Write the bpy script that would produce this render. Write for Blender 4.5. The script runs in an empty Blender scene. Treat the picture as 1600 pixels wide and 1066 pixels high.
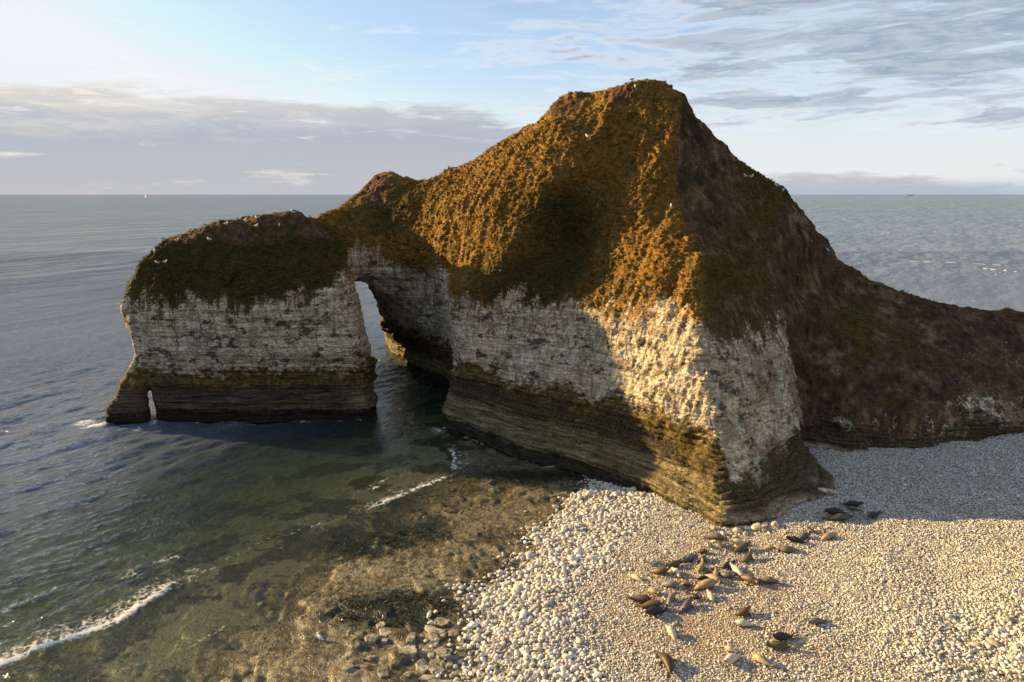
import bpy, math, random
import numpy as np
from mathutils import Vector

rad = math.radians
D = bpy.data
scene = bpy.context.scene
COL = scene.collection
rng = np.random.default_rng(7)
random.seed(7)

# ------------------------------------------------------------------ camera, sky, sun, exposure
CAM_H = 30.0
cam_d = D.cameras.new('camera')
cam_d.sensor_width = 36.0
cam_d.lens = 36.0 * 1067.0 / 1600.0
cam_d.clip_start = 0.5
cam_d.clip_end = 90000
cam = D.objects.new('camera', cam_d)
COL.objects.link(cam)
cam.location = (0, 0, CAM_H)
cam.rotation_euler = (rad(90 - 12.164), 0, 0)
scene.camera = cam

SUN_AZ = 22.0      # degrees from straight left (-X) towards the far side (+Y)
SUN_EL = 14.0
sun_dir = Vector((-math.cos(rad(SUN_AZ)) * math.cos(rad(SUN_EL)),
                  math.sin(rad(SUN_AZ)) * math.cos(rad(SUN_EL)), math.sin(rad(SUN_EL))))
sd = D.lights.new('sun', 'SUN')
sd.energy = 5.0
sd.angle = rad(0.6)
sd.color = (1.0, 0.70, 0.31)
sun = D.objects.new('sun', sd)
COL.objects.link(sun)
sun.rotation_euler = (-sun_dir).to_track_quat('-Z', 'Y').to_euler()
sun.location = (-200, 60, 90)

scene.view_settings.view_transform = 'Standard'
scene.view_settings.look = 'None'
scene.view_settings.exposure = 1.46
scene.view_settings.gamma = 1.0
scene.view_settings.use_curve_mapping = False
scene.cycles.max_bounces = 6
scene.cycles.transparent_max_bounces = 6
scene.cycles.caustics_reflective = False
scene.cycles.caustics_refractive = False

world = D.worlds.new('World')
scene.world = world
world.use_nodes = True


class NT:
    """small helper for building node trees"""
    def __init__(self, tree):
        self.t = tree
        self.n = tree.nodes
        self.l = tree.links

    def new(self, kind, **kw):
        nd = self.n.new(kind)
        for k, v in kw.items():
            setattr(nd, k, v)
        return nd

    def set(self, sock, v):
        if v is None:
            return
        if isinstance(v, bpy.types.NodeSocket):
            self.l.new(v, sock)
        else:
            if isinstance(v, (tuple, list)) and len(v) == 3 and sock.type == 'RGBA':
                v = (*v, 1)
            sock.default_value = v

    def math(self, op, a, b=None, c=None, clamp=False):
        nd = self.new('ShaderNodeMath', operation=op, use_clamp=clamp)
        for i, v in enumerate((a, b, c)):
            self.set(nd.inputs[i], v)
        return nd.outputs[0]

    def vmath(self, op, a, b=None, scale=None):
        nd = self.new('ShaderNodeVectorMath', operation=op)
        self.set(nd.inputs[0], a)
        if b is not None:
            self.set(nd.inputs[1], b)
        if scale is not None:
            self.set(nd.inputs['Scale'], scale)
        return nd.outputs[0]

    def noise(self, vec, scale, detail=4, rough=0.55, dist=0.0, out='Fac', dim='3D'):
        nd = self.new('ShaderNodeTexNoise', noise_dimensions=dim)
        self.set(nd.inputs['Vector'], vec)
        self.set(nd.inputs['Scale'], scale)
        nd.inputs['Detail'].default_value = detail
        nd.inputs['Roughness'].default_value = rough
        nd.inputs['Distortion'].default_value = dist
        return nd.outputs[out]

    def voronoi(self, vec, scale, feature='F1', out='Distance', rnd=1.0):
        nd = self.new('ShaderNodeTexVoronoi', feature=feature)
        self.set(nd.inputs['Vector'], vec)
        self.set(nd.inputs['Scale'], scale)
        nd.inputs['Randomness'].default_value = rnd
        return nd.outputs[out]

    def ramp(self, fac, stops, interp='LINEAR'):
        nd = self.new('ShaderNodeValToRGB')
        cr = nd.color_ramp
        cr.interpolation = interp
        while len(cr.elements) < len(stops):
            cr.elements.new(0.5)
        for e, (p, c) in zip(cr.elements, stops):
            e.position = p
            if not isinstance(c, (tuple, list)):
                c = (c, c, c)
            e.color = (*c, 1) if len(c) == 3 else c
        self.set(nd.inputs[0], fac)
        return nd.outputs[0]

    def step(self, v, lo, hi):
        nd = self.new('ShaderNodeMapRange', interpolation_type='SMOOTHSTEP')
        self.set(nd.inputs['Value'], v)
        self.set(nd.inputs['From Min'], lo)
        self.set(nd.inputs['From Max'], hi)
        return nd.outputs[0]

    def mix(self, f, a, b, blend='MIX'):
        nd = self.new('ShaderNodeMix', data_type='RGBA', blend_type=blend)
        self.set(nd.inputs[0], f)
        self.set(nd.inputs[6], a)
        self.set(nd.inputs[7], b)
        return nd.outputs[2]

    def mixs(self, f, a, b):
        nd = self.new('ShaderNodeMixShader')
        self.set(nd.inputs[0], f)
        self.l.new(a, nd.inputs[1])
        self.l.new(b, nd.inputs[2])
        return nd.outputs[0]

    def scalevec(self, vec, s):
        return self.vmath('MULTIPLY', vec, s)

    def sep(self, vec):
        nd = self.new('ShaderNodeSeparateXYZ')
        self.l.new(vec, nd.inputs[0])
        return nd.outputs

    def comb(self, x, y, z):
        nd = self.new('ShaderNodeCombineXYZ')
        for i, v in enumerate((x, y, z)):
            self.set(nd.inputs[i], v)
        return nd.outputs[0]

    def attr(self, name, out='Fac'):
        nd = self.new('ShaderNodeAttribute', attribute_name=name)
        return nd.outputs[out]

    def bump(self, h, strength=0.5, dist=0.1, normal=None):
        nd = self.new('ShaderNodeBump')
        self.set(nd.inputs['Height'], h)
        nd.inputs['Strength'].default_value = strength
        nd.inputs['Distance'].default_value = dist
        if normal is not None:
            self.l.new(normal, nd.inputs['Normal'])
        return nd.outputs[0]


def material(name):
    m = D.materials.new(name)
    m.use_nodes = True
    m.node_tree.nodes.clear()
    t = NT(m.node_tree)
    out = t.new('ShaderNodeOutputMaterial')
    return m, t, out


def principled(t, color, rough=0.9, spec=0.2, normal=None):
    b = t.new('ShaderNodeBsdfPrincipled')
    t.set(b.inputs['Base Color'], color)
    t.set(b.inputs['Roughness'], rough)
    t.set(b.inputs['Specular IOR Level'], spec)
    if normal is not None:
        t.l.new(normal, b.inputs['Normal'])
    return b.outputs[0]


def build_world():
    wt = world.node_tree
    wt.nodes.clear()
    t = NT(wt)
    out = t.new('ShaderNodeOutputWorld')
    bg = t.new('ShaderNodeBackground')
    t.l.new(bg.outputs[0], out.inputs[0])
    sky = t.new('ShaderNodeTexSky', sky_type='NISHITA')
    sky.sun_disc = False
    sky.sun_elevation = rad(SUN_EL)
    sky.sun_rotation = rad(SUN_AZ - 90.0)
    sky.altitude = 0
    sky.air_density = 1.0
    sky.dust_density = 1.0
    sky.ozone_density = 1.5
    bg.inputs[1].default_value = 0.10
    d = t.new('ShaderNodeTexCoord').outputs['Generated']
    x, y, z = t.sep(d)
    el = t.math('MAXIMUM', z, 0.0)
    tc = t.math('ADD', t.math('MULTIPLY', x, .5), .5)        # 0 far left .. 1 far right
    base = t.scalevec(t.comb(x, y, t.math('MULTIPLY', el, 6.5)), (1, 1, 1))
    warp = t.vmath('SCALE', t.noise(base, 4.0, 4, out='Color'), scale=.22)
    v = t.vmath('ADD', base, warp)
    n_big = t.noise(v, 2.6, 4, .55)
    n_mid = t.noise(t.scalevec(v, (1, 1, 1.15)), 4.6, 5, .58)
    n_fine = t.noise(v, 19.0, 5, .62)
    flock = t.math('ADD', t.math('MULTIPLY', n_mid, .66), t.math('MULTIPLY', n_fine, .34))
    sky_c = t.vmath('MINIMUM', t.vmath('MULTIPLY', sky.outputs[0], (.067, .070, .079)), (.322, .332, .345))
    # pale veil along the horizon
    sky_c = t.mix(t.math('MULTIPLY', t.step(n_big, .42, .66), .22), sky_c, (.27, .29, .32))
    sky_c = t.mix(.22, sky_c, (.27, .31, .36))
    veil = t.math('MULTIPLY', t.step(el, .20, .0), .80)
    veil_c = t.mix(t.step(x, -.55, .35), (.35, .34, .32), (.315, .33, .34))
    sky_c = t.mix(veil, sky_c, veil_c)
    # bank of stratus low in the left half
    edge = t.math('ADD', .120, t.math('MULTIPLY', t.math('SUBTRACT', n_mid, .5), .11))
    edge = t.math('ADD', edge, t.math('MULTIPLY', t.math('SUBTRACT', n_fine, .5), .04))
    edge = t.math('SUBTRACT', edge, t.math('MULTIPLY', t.step(x, -.10, .25), .10))
    bank = t.step(t.math('SUBTRACT', edge, el), -.006, .016)
    lit = t.step(t.math('SUBTRACT', edge, el), .050, .0)
    gap = t.step(flock, .53, .66)
    bank_c = t.mix(t.step(el, .0, .10), (.185, .187, .20), (.158, .174, .205))
    bank_c = t.mix(t.math('MULTIPLY', t.math('MAXIMUM', t.math('MULTIPLY', lit, .55), t.math('MULTIPLY', gap, .75)), t.step(x, .15, -.6)), bank_c, (.39, .345, .28))
    bank_c = t.mix(t.math('MULTIPLY', gap, .35), bank_c, (.30, .30, .305))
    # broken sheets of grey-blue cloud over the right half, a few puffs on the left
    cov = t.math('SUBTRACT', .60, t.math('MULTIPLY', t.step(x, -.28, .34), .172))
    cov = t.math('SUBTRACT', cov, t.math('MULTIPLY', t.math('SUBTRACT', n_big, .5), .36))
    cov = t.math('ADD', cov, t.math('MULTIPLY', t.step(el, .095, .045), .30))
    dens = t.step(t.math('SUBTRACT', flock, cov), -.07, .13)
    core = t.step(t.math('SUBTRACT', flock, cov), .0, .12)
    cl = t.mix(core, (.315, .33, .36), t.mix(t.step(n_fine, .40, .62), (.125, .152, .195), (.19, .21, .24)))
    cl = t.mix(t.math('MULTIPLY', t.step(x, .0, -.5), .8), cl, (.37, .365, .36))
    sky_c = t.mix(t.math('MULTIPLY', dens, .92), sky_c, cl)
    sky_c = t.mix(t.math('MULTIPLY', bank, .95), sky_c, bank_c)
    # distant low bar of haze on the sea's edge
    bar = t.math('MULTIPLY', t.step(el, .024, .0), .75)
    sky_c = t.mix(bar, sky_c, t.mix(t.step(x, -.6, .3), (.20, .20, .205), (.16, .19, .225)))
    bg.inputs[1].default_value = 1.0
    t.l.new(sky_c, bg.inputs[0])


build_world()

# ------------------------------------------------------------------ numeric noise
def _hash(ix, iy, iz, seed):
    h = (ix.astype(np.uint32) * np.uint32(374761393) + iy.astype(np.uint32) * np.uint32(668265263)
         + iz.astype(np.uint32) * np.uint32(2147483647) + np.uint32(seed * 974711 + 12345))
    h = (h ^ (h >> np.uint32(13))) * np.uint32(1274126177)
    h = (h ^ (h >> np.uint32(16))) * np.uint32(2246822519)
    return h ^ (h >> np.uint32(15))


def vnoise(x, y, z, seed=0):
    """gradient noise about -0.8..0.8"""
    x = np.asarray(x, np.float32); y = np.asarray(y, np.float32); z = np.asarray(z, np.float32)
    xi = np.floor(x); yi = np.floor(y); zi = np.floor(z)
    fx = x - xi; fy = y - yi; fz = z - zi
    xi = xi.astype(np.int64); yi = yi.astype(np.int64); zi = zi.astype(np.int64)
    ux = fx * fx * fx * (fx * (fx * 6 - 15) + 10)
    uy = fy * fy * fy * (fy * (fy * 6 - 15) + 10)
    uz = fz * fz * fz * (fz * (fz * 6 - 15) + 10)
    res = 0
    for a in (0, 1):
        for b in (0, 1):
            for c in (0, 1):
                h = _hash(xi + a, yi + b, zi + c, seed)
                gx = ((h & np.uint32(1023)).astype(np.float32) / 511.5 - 1)
                gy = (((h >> np.uint32(10)) & np.uint32(1023)).astype(np.float32) / 511.5 - 1)
                gz = (((h >> np.uint32(20)) & np.uint32(1023)).astype(np.float32) / 511.5 - 1)
                d = gx * (fx - a) + gy * (fy - b) + gz * (fz - c)
                w = (ux if a else 1 - ux) * (uy if b else 1 - uy) * (uz if c else 1 - uz)
                res = res + d * w
    return res * 1.3


def fbm(x, y, z, octs=4, seed=0, gain=0.5, ridge=False):
    s = 0; a = 1.0; f = 1.0; tot = 0
    for o in range(octs):
        v = vnoise(x * f + 13.7 * o, y * f - 7.3 * o, z * f + 3.1 * o, seed + o)
        if ridge:
            v = 1 - 2 * np.abs(v)
        s = s + a * v
        tot += a; a *= gain; f *= 2.03
    return s / tot


def smooth(v, lo, hi):
    t = np.clip((v - lo) / (hi - lo), 0, 1)
    return t * t * (3 - 2 * t)


def mesh_from(name, co, faces, mat=None, parent=None, smooth_shade=True):
    co = np.ascontiguousarray(co, np.float32)
    faces = np.ascontiguousarray(faces, np.int32)
    k = faces.shape[1]
    me = D.meshes.new(name)
    me.vertices.add(len(co))
    me.vertices.foreach_set('co', co.ravel())
    me.loops.add(faces.size)
    me.loops.foreach_set('vertex_index', faces.ravel())
    me.polygons.add(len(faces))
    me.polygons.foreach_set('loop_start', np.arange(0, faces.size, k, dtype=np.int32))
    me.update(calc_edges=True)
    if smooth_shade:
        me.polygons.foreach_set('use_smooth', np.ones(len(faces), bool))
    o = D.objects.new(name, me)
    COL.objects.link(o)
    if parent:
        o.parent = parent
    if mat:
        me.materials.append(mat)
    return o


def set_attr(o, name, vals):
    a = o.data.attributes.new(name, 'FLOAT', 'POINT')
    a.data.foreach_set('value', np.ascontiguousarray(vals, np.float32))


def tag(o, label=None, cat=None, group=None, kind=None):
    if label: o['label'] = label
    if cat: o['category'] = cat
    if group: o['group'] = group
    if kind: o['kind'] = kind
    return o


# ------------------------------------------------------------------ the shape of the ground
EDGE_Y = [20, 37, 41, 46, 48, 49, 53, 58.6, 62, 75, 95]
EDGE_X = [-1, -2.4, -2.8, -2.7, -1.6, 0.0, 2.7, 4.2, 6.3, 13, 24]


def beach_s(x, y):
    """metres inland of the edge of the shingle"""
    return x - np.interp(y, EDGE_Y, EDGE_X) + 1.9 * vnoise(x * .22, y * .22, 0 * x, 91) + 1.1 * vnoise(x * .8, y * .8, 0 * x, 92)


def terrain(x, y):
    x = np.asarray(x, np.float32); y = np.asarray(y, np.float32)
    s = beach_s(x, y)
    zero = 0 * x
    rise = .17 + .072 * s + .08 * smooth(s, 0, 3)
    rise = rise + 1.0 * smooth(x, 20, 34) * smooth(-y, -50, -38)
    rise = rise + .30 * np.exp(-((x - 27 - .32 * (y - 45)) / 2.6) ** 2) * smooth(-y, -52, -46) * .6 - .22 * np.exp(-((x - 31.5 - .32 * (y - 45)) / 2.2) ** 2) * smooth(-y, -52, -46)
    rise = rise + .15 * fbm(x * .22, y * .22, zero, 3, 51) + .035 * fbm(x * 1.2, y * 1.2, zero, 2, 52)
    rise = np.minimum(rise, 6 + .02 * s)
    # wave-cut platform
    off = np.maximum(-x - 9 + .25 * (y - 40), 0)
    base = .20 - .022 * off - .016 * np.maximum(y - 52, 0) - .0016 * off * off
    tt = base + .20 * fbm(x * .16, y * .16, zero, 3, 61) + .34 * fbm(x * .42 + .25 * y * .42, y * .42, zero, 4, 62)
    # terraces: thin beds that break off in steps
    w = tt + .10 * fbm(x * .9, y * .9, zero, 3, 63)
    q = .24
    k = np.floor(w / q); f = w / q - k
    ter = (k + smooth(f, .72, 1.0)) * q
    plat = .35 * tt + .65 * ter + .085 * fbm(x * 2.2, y * 2.2, zero, 3, 64, ridge=True) - .03
    plat = np.maximum(plat, -6.5)
    m = smooth(s, -2.2, .8)
    h = plat * (1 - m) + rise * m
    far = smooth(np.hypot(x, y - 60), 70, 160)
    h = h * (1 - far) + np.where(x - .2 * y > 10, 3.0 * 0 - 7, -7) * far
    return h


# ------------------------------------------------------------------ the headland: stacked outlines, lofted
# each level: height -> list of closed outlines (x, y) in metres
RB = [(118, 118), (60, 112), (42, 108), (22, 108), (4, 118), (-8, 132), (-18, 138)]        # far side of the headland

STACK_SUN_BLOCK = [(-27.5, 110), (-29.5, 121), (-36, 125), (-44, 118), (-49, 106)]  # added rock, hidden behind the stack, shaped to keep sun off the arch pier

LEVELS = [
    (-3.0, [
        [(-48.5, 86.5), (-34, 86), (-19.6, 87.6), (-18.4, 93)] + [(-21, 100)] + STACK_SUN_BLOCK + [(-50, 97)],
        [(-55, 86), (-48.2, 86.2), (-50.6, 91.6), (-55.6, 91.4)],
        [(-26, 131), (-22.6, 122), (-16, 111), (-9.5, 103.8), (-8, 97), (-10.8, 85.5), (-7, 81.5), (0, 74), (7, 69.5), (12.6, 63.5), (15, 60),
         (18.6, 53.8), (23, 54.6), (31.6, 60), (33, 65), (33.6, 73), (37, 70), (46, 69), (58, 71), (82, 74), (118, 78)] + RB]),
    (0.0, [
        [(-48.0, 87.7), (-44, 87.2), (-34, 87), (-20, 88.4), (-19, 93), (-22, 100)] + STACK_SUN_BLOCK + [(-49.4, 97)],
        [(-54.4, 86.1), (-48.2, 86.4), (-50.6, 91.6), (-55.2, 91.2)],
        [(-25, 131), (-22, 123), (-16, 112.3), (-10.2, 104.5), (-8.2, 97), (-9.6, 86), (-6, 82), (0, 74.9), (7, 70.2), (12.7, 64.2), (15.2, 60.6),
         (18.5, 54.6), (23, 55.2), (31.3, 60.6), (32.6, 65), (33.2, 74), (36.6, 70.8), (46, 70), (58, 72), (82, 75), (118, 79)] + RB]),
    (2.0, [
        [(-48.2, 87.9), (-44, 87.6), (-34, 87.4), (-20, 88.7), (-19.2, 93), (-22.4, 100)] + STACK_SUN_BLOCK + [(-49.4, 97)],
        [(-53.8, 86.3), (-48.42, 86.6), (-50.6, 91.4), (-54.6, 91)],
        [(-25, 131), (-22.3, 123), (-16.2, 112.3), (-10.3, 104.5), (-8.3, 97), (-8.9, 86.4), (-5.3, 82.2), (0, 76.2), (7.2, 70.9), (13, 65), (16, 60.6),
         (18.5, 55.2), (22.5, 55.9), (31, 61.2), (32, 65), (33.2, 74.4), (36.6, 71.4), (46, 70.6), (58, 72.6), (82, 76), (118, 80)] + RB]),
    (4.0, [
        [(-48.6, 87.9), (-44, 87.6), (-34, 87.4), (-20, 88.6), (-19.3, 93), (-22.6, 100)] + STACK_SUN_BLOCK + [(-49.6, 97)],
        [(-52.9, 86.6), (-48.7, 86.8), (-50.4, 91.2), (-53.8, 91)],
        [(-25.2, 131), (-22.6, 122), (-16.6, 112), (-10.6, 104), (-8.4, 97), (-8.3, 86.2), (-4.6, 82.2), (0, 77.3), (7.5, 71.6), (13.5, 65.8), (17, 61.2),
         (18.8, 57.2), (21.5, 58.6), (31.3, 70.2), (32.5, 73), (33.0, 75.4), (37, 72.4), (46, 71.4), (58, 73.4), (82, 77), (118, 82)] + RB]),
    (6.5, [
        [(-49.5, 88.3), (-44, 88.1), (-34, 88), (-20, 89.2), (-19.4, 93), (-22.8, 100)] + STACK_SUN_BLOCK + [(-49.8, 97)],
        [(-51.4, 87.2), (-49.0, 87.2), (-50.8, 90.6), (-52, 90.6)],
        [(-25.4, 131), (-23.2, 121), (-17.6, 112), (-11.2, 103.4), (-8.2, 97), (-6.9, 85.2), (-3.8, 82), (0.6, 77.9), (7.8, 72.8), (13.2, 67.2), (16.9, 63),
         (19.2, 60.2), (21.5, 61), (31.2, 71.6), (32.4, 74), (33, 76.6), (37.4, 73.4), (46, 72.6), (58, 74.6), (82, 78), (118, 83)] + RB]),
    (9.5, [
        [(-50.1, 87.7), (-44, 86.9), (-34, 86.7), (-20, 88), (-19.3, 92), (-22.8, 100)] + STACK_SUN_BLOCK + [(-49.9, 97)],
        [(-25.4, 131), (-23.2, 118), (-18.6, 110), (-12, 102.8), (-8.6, 97), (-7.4, 85), (-3.8, 82.2), (.4, 79.4), (7, 74.2), (12, 69.6), (15.8, 65),
         (19.3, 62.2), (22, 63.6), (31, 73), (32.2, 75.5), (33.4, 79), (39, 76.6), (48, 76.4), (60, 79), (82, 82), (118, 87), (118, 108), (64, 102), (50, 106), (42, 108), (22, 108), (4, 118), (-8, 132), (-18, 138)]]),
    (13.0, [
        [(-51.3, 88.2), (-44, 86.9), (-34, 86.8), (-20.5, 88.2), (-20.3, 93), (-23.8, 100)] + STACK_SUN_BLOCK + [(-50.8, 97)],
        [(-25.6, 131), (-22.8, 112.6), (-19.6, 107), (-13, 102.4), (-9, 96), (-7.7, 85.3), (-3.8, 82.4), (.6, 80.8), (6.8, 77), (12, 72), (15.6, 67.4),
         (19, 64.3), (22.5, 66.4), (31, 75), (32.4, 77.6), (35, 82), (42, 81.6), (50, 82.6), (61, 84), (82, 87), (118, 92), (118, 98), (82, 93), (64, 92), (54, 97), (44, 106), (22, 107), (4, 117), (-8, 131), (-18, 137)]]),
    (15.0, [
        [(-51.7, 88.6), (-44, 87.2), (-34, 87.1), (-21, 88.4), (-20.8, 93), (-24, 100)] + STACK_SUN_BLOCK + [(-51.3, 97)],
        [(-25.8, 131), (-22.8, 109), (-21, 104.4), (-13, 102), (-9.2, 95.6), (-7.8, 85.4), (-3.7, 82.8), (.8, 81.5), (6.7, 78.4), (12.1, 73.5), (15.7, 68.7),
         (18.9, 65.7), (22.6, 68.2), (31, 76.8), (35, 82), (43, 85.4), (51, 87.2), (61.6, 86.6), (82, 90), (86, 91.5), (63, 88.4), (54, 95), (44, 105), (22, 106.6), (4, 116), (-8, 130), (-18, 136)]]),
    (16.6, [
        [(-51.6, 88.9), (-44, 87.4), (-34, 87.3), (-21.5, 88.6), (-21.4, 93), (-24.2, 100)] + STACK_SUN_BLOCK + [(-51.3, 97)],
        [(-25.8, 131), (-23.0, 108), (-22, 103.4), (-13, 101.8), (-9.3, 95), (-7.9, 85.5), (-3.6, 83), (1, 82), (6.6, 79.4), (12.2, 74.6), (15.8, 69.6),
         (18.8, 66.8), (22.8, 69.6), (31, 78), (36.6, 84.6), (44, 88), (51, 89.6), (54.6, 90), (53, 93), (43, 104), (22, 106), (4, 115), (-8, 129), (-18, 134)]]),
    (18.4, [
        [(-51.2, 89.8), (-44, 88.2), (-34, 88), (-22, 89.4), (-21.8, 94), (-24.2, 99.4), (-19.6, 101.2), (-13, 101.6), (-9.5, 94), (-7.6, 85.6), (-3.4, 83.2),
         (1.4, 82.6), (6.6, 80.8), (12.4, 76), (16, 71), (18.9, 68), (23, 71), (31, 79.6), (37, 86.4), (44, 89.6), (48.6, 91), (50, 92.6), (42, 103),
         (22, 105), (4, 114), (-8, 128), (-18, 132), (-25, 128), (-27, 116)] + STACK_SUN_BLOCK + [(-50.5, 97)]]),
    (21.0, [
        [(-49.6, 90.6), (-44, 89.6), (-34, 89.4), (-24, 90.2), (-22.6, 94), (-24.2, 99), (-19.8, 101.6), (-13, 99.6), (-9, 92.6), (-4.6, 85.6), (-1.8, 83.6),
         (1.4, 83.4), (5.6, 83.6), (7.4, 84), (12.6, 77.4), (16, 73), (19.3, 70.2), (23.6, 73.6), (32, 81.6), (38.6, 88.4), (44, 91.4), (45.4, 93), (40, 101),
         (22, 104), (4, 112), (-10, 124), (-20, 124), (-27, 117), (-36, 121), (-44, 113), (-49, 100)]]),
    (24.0, [
        [(-47.5, 92.6), (-44, 91.9), (-34, 91.4), (-27, 92), (-25, 95), (-25.6, 99.2), (-20, 102.4), (-13, 99), (-9, 92.8), (-4, 86.6), (-.8, 83.8), (1.6, 83.4),
         (5.4, 85), (7.6, 86.2), (12.8, 79.4), (16.4, 75), (20, 72.3), (24, 76.4), (33, 83.6), (39, 89.4), (42.4, 92.4), (42, 94), (34, 100),
         (20, 102), (4, 110), (-10, 121), (-20, 119), (-28, 112), (-33, 108), (-40, 104), (-46, 99)]]),
    (26.0, [
        [(-41.5, 93.6), (-37, 93), (-30, 92.8), (-27.8, 94), (-28.2, 98.4), (-25.4, 103), (-20, 103.6), (-13, 100.4), (-8.4, 93), (-3.4, 87), (.2, 84), (2.4, 83.4),
         (5.8, 85.2), (8.2, 86), (13, 80.2), (16.2, 77.2), (19.4, 75.4), (24.4, 79), (33.4, 85.4), (38.6, 90.2), (40.4, 92.6), (39, 95), (32, 99.4),
         (19, 101), (4, 108.6), (-10, 118.6), (-20, 116), (-28.8, 106), (-32, 101), (-38, 99.5), (-41, 97)]]),
    (27.5, [
        [(-35, 94), (-31, 93.6), (-28.8, 94.6), (-29.2, 97), (-32, 97.6)],
        [(-26.4, 105), (-20, 104.2), (-13, 101), (-8, 93.2), (-3, 87.2), (1, 84.2), (3, 83.6), (6.4, 85.2), (8.8, 85.4), (13, 80.8), (16, 78.6), (18.6, 77.4), (24.6, 80.4),
         (33.8, 86.4), (38.4, 91), (38.6, 93.4), (37, 96.8), (31, 98.8), (19, 100.4), (4, 107.8), (-10, 117), (-20, 115), (-26.4, 109)]]),
    (31.0, [
        [(-24, 109.6), (-19.5, 107), (-13, 104.4), (-6.6, 96), (-1.4, 88.4), (3.4, 84.4), (5.6, 83.9), (8.8, 86.0), (13.4, 81.6), (18, 79.4), (26, 84.4), (33.6, 88.6), (35.5, 90.6),
         (34, 94.2), (28, 96.4), (18, 97.6), (6, 103.4), (-8, 112.6), (-18, 112.4), (-23.5, 112)]]),
    (33.2, [
        [(-21.8, 111.2), (-19, 109.6), (-18.2, 111.2), (-20.8, 112.8)],
        [(-10.5, 107.4), (-7, 101), (-2.4, 92.8), (2, 87), (5.6, 84.8), (7.8, 84.3), (10.7, 85.7), (14, 82.5), (18, 81.1), (25, 85.8), (30.6, 88.4), (31.4, 89.4),
         (29.6, 92), (25, 94.2), (16, 96), (6, 101.6), (-4, 108), (-9.4, 109)]]),
    (36.0, [
        [(-4.4, 103), (-2.4, 97.4), (1, 91.8), (6, 87), (10, 85.4), (12.4, 86.0), (15, 84.2), (18.6, 82.5), (24.4, 86.4), (26.8, 88), (26.4, 89.8), (22, 92.4), (14, 94.6), (6, 99.4), (-2, 104)]]),
    (38.6, [
        [(1, 97.6), (2.6, 94), (6, 89.6), (11.8, 86.2), (13.6, 86.5), (15.6, 85.3), (19.5, 84.3), (23, 87), (23.8, 88.4), (20, 91), (13, 93.6), (6, 96.6), (2.4, 98)]]),
    (41.4, [
        [(4.8, 93.2), (6, 91.8), (8.6, 90.8), (13.3, 87.4), (15.2, 86.3), (19.4, 85.5), (21, 87), (20.6, 88.2), (16, 91), (10, 93.6), (6.4, 94.2)]]),
    (42.7, [
        [(6.6, 92.8), (8, 91.4), (10, 90.8), (14, 87.3), (15.4, 86.5), (18.9, 86), (20, 87), (19, 88.4), (15, 90), (10.4, 92.8)]]),
    (43.6, [[(14, 88), (15.2, 87), (18.6, 86.6), (19.4, 87.2), (17, 88.6)]]),
]

STEP = .55
GX = np.arange(-62, 112.01, STEP, dtype=np.float32)
GY = np.arange(50, 142.01, STEP, dtype=np.float32)
GZ = np.arange(-3, 46.01, STEP, dtype=np.float32)


def poly_sdf(P, X, Y):
    P = np.array(P, np.float32)
    d2 = np.full(X.shape, 1e9, np.float32)
    inside = np.zeros(X.shape, bool)
    n = len(P)
    for i in range(n):
        a = P[i]; b = P[(i + 1) % n]
        e = b - a
        wx = X - a[0]; wy = Y - a[1]
        t = np.clip((wx * e[0] + wy * e[1]) / max(float(e @ e), 1e-9), 0, 1)
        d2 = np.minimum(d2, (wx - t * e[0]) ** 2 + (wy - t * e[1]) ** 2)
        c = ((a[1] <= Y) & (b[1] > Y)) | ((b[1] <= Y) & (a[1] > Y))
        with np.errstate(divide='ignore', invalid='ignore'):
            xi = a[0] + (Y - a[1]) * e[0] / (e[1] if abs(e[1]) > 1e-9 else 1e-9)
        inside ^= c & (X < xi)
    d = np.sqrt(d2)
    return np.where(inside, -d, d)


def build_field():
    X, Y = np.meshgrid(GX, GY, indexing='ij')
    sl = []
    for z, polys in LEVELS:
        f = None
        for p in polys:
            s = poly_sdf(p, X, Y)
            f = s if f is None else np.minimum(f, s)
        sl.append(f)
    zs = [z for z, _ in LEVELS]
    zs.append(44.5); sl.append(np.maximum(sl[-1], 0) + 2.0)
    zs.append(47.0); sl.append(sl[-1] + 6.0)
    sl = np.array(sl)
    F = np.empty((len(GX), len(GY), len(GZ)), np.float32)
    for k, z in enumerate(GZ):
        j = int(np.clip(np.searchsorted(zs, z, side='right') - 1, 0, len(zs) - 2))
        t = (z - zs[j]) / (zs[j + 1] - zs[j])
        F[:, :, k] = sl[j] * (1 - t) + sl[j + 1] * t
    # round the hand-drawn corners
    for ax in (0, 1):
        F = .25 * np.roll(F, 1, ax) + .5 * F + .25 * np.roll(F, -1, ax)
    band = np.abs(F) < 3.0
    ix, iy, iz = np.nonzero(band)
    x, y, z = GX[ix], GY[iy], GZ[iz]
    n = .75 * fbm(x * .16, y * .16, z * .13, 3, 3) + .35 * fbm(x * .5, y * .5, z * .4, 2, 9)
    # keep the thin gap behind the rock leg and the arch open
    calm = smooth(np.hypot(x + 50, y - 88.5), 2, 6)
    F[ix, iy, iz] += n * (.25 + .75 * calm)
    F[0] = F[-1] = 5; F[:, 0] = F[:, -1] = 5; F[:, :, -1] = 5; F[:, :, 0] = 5
    return F


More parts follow.
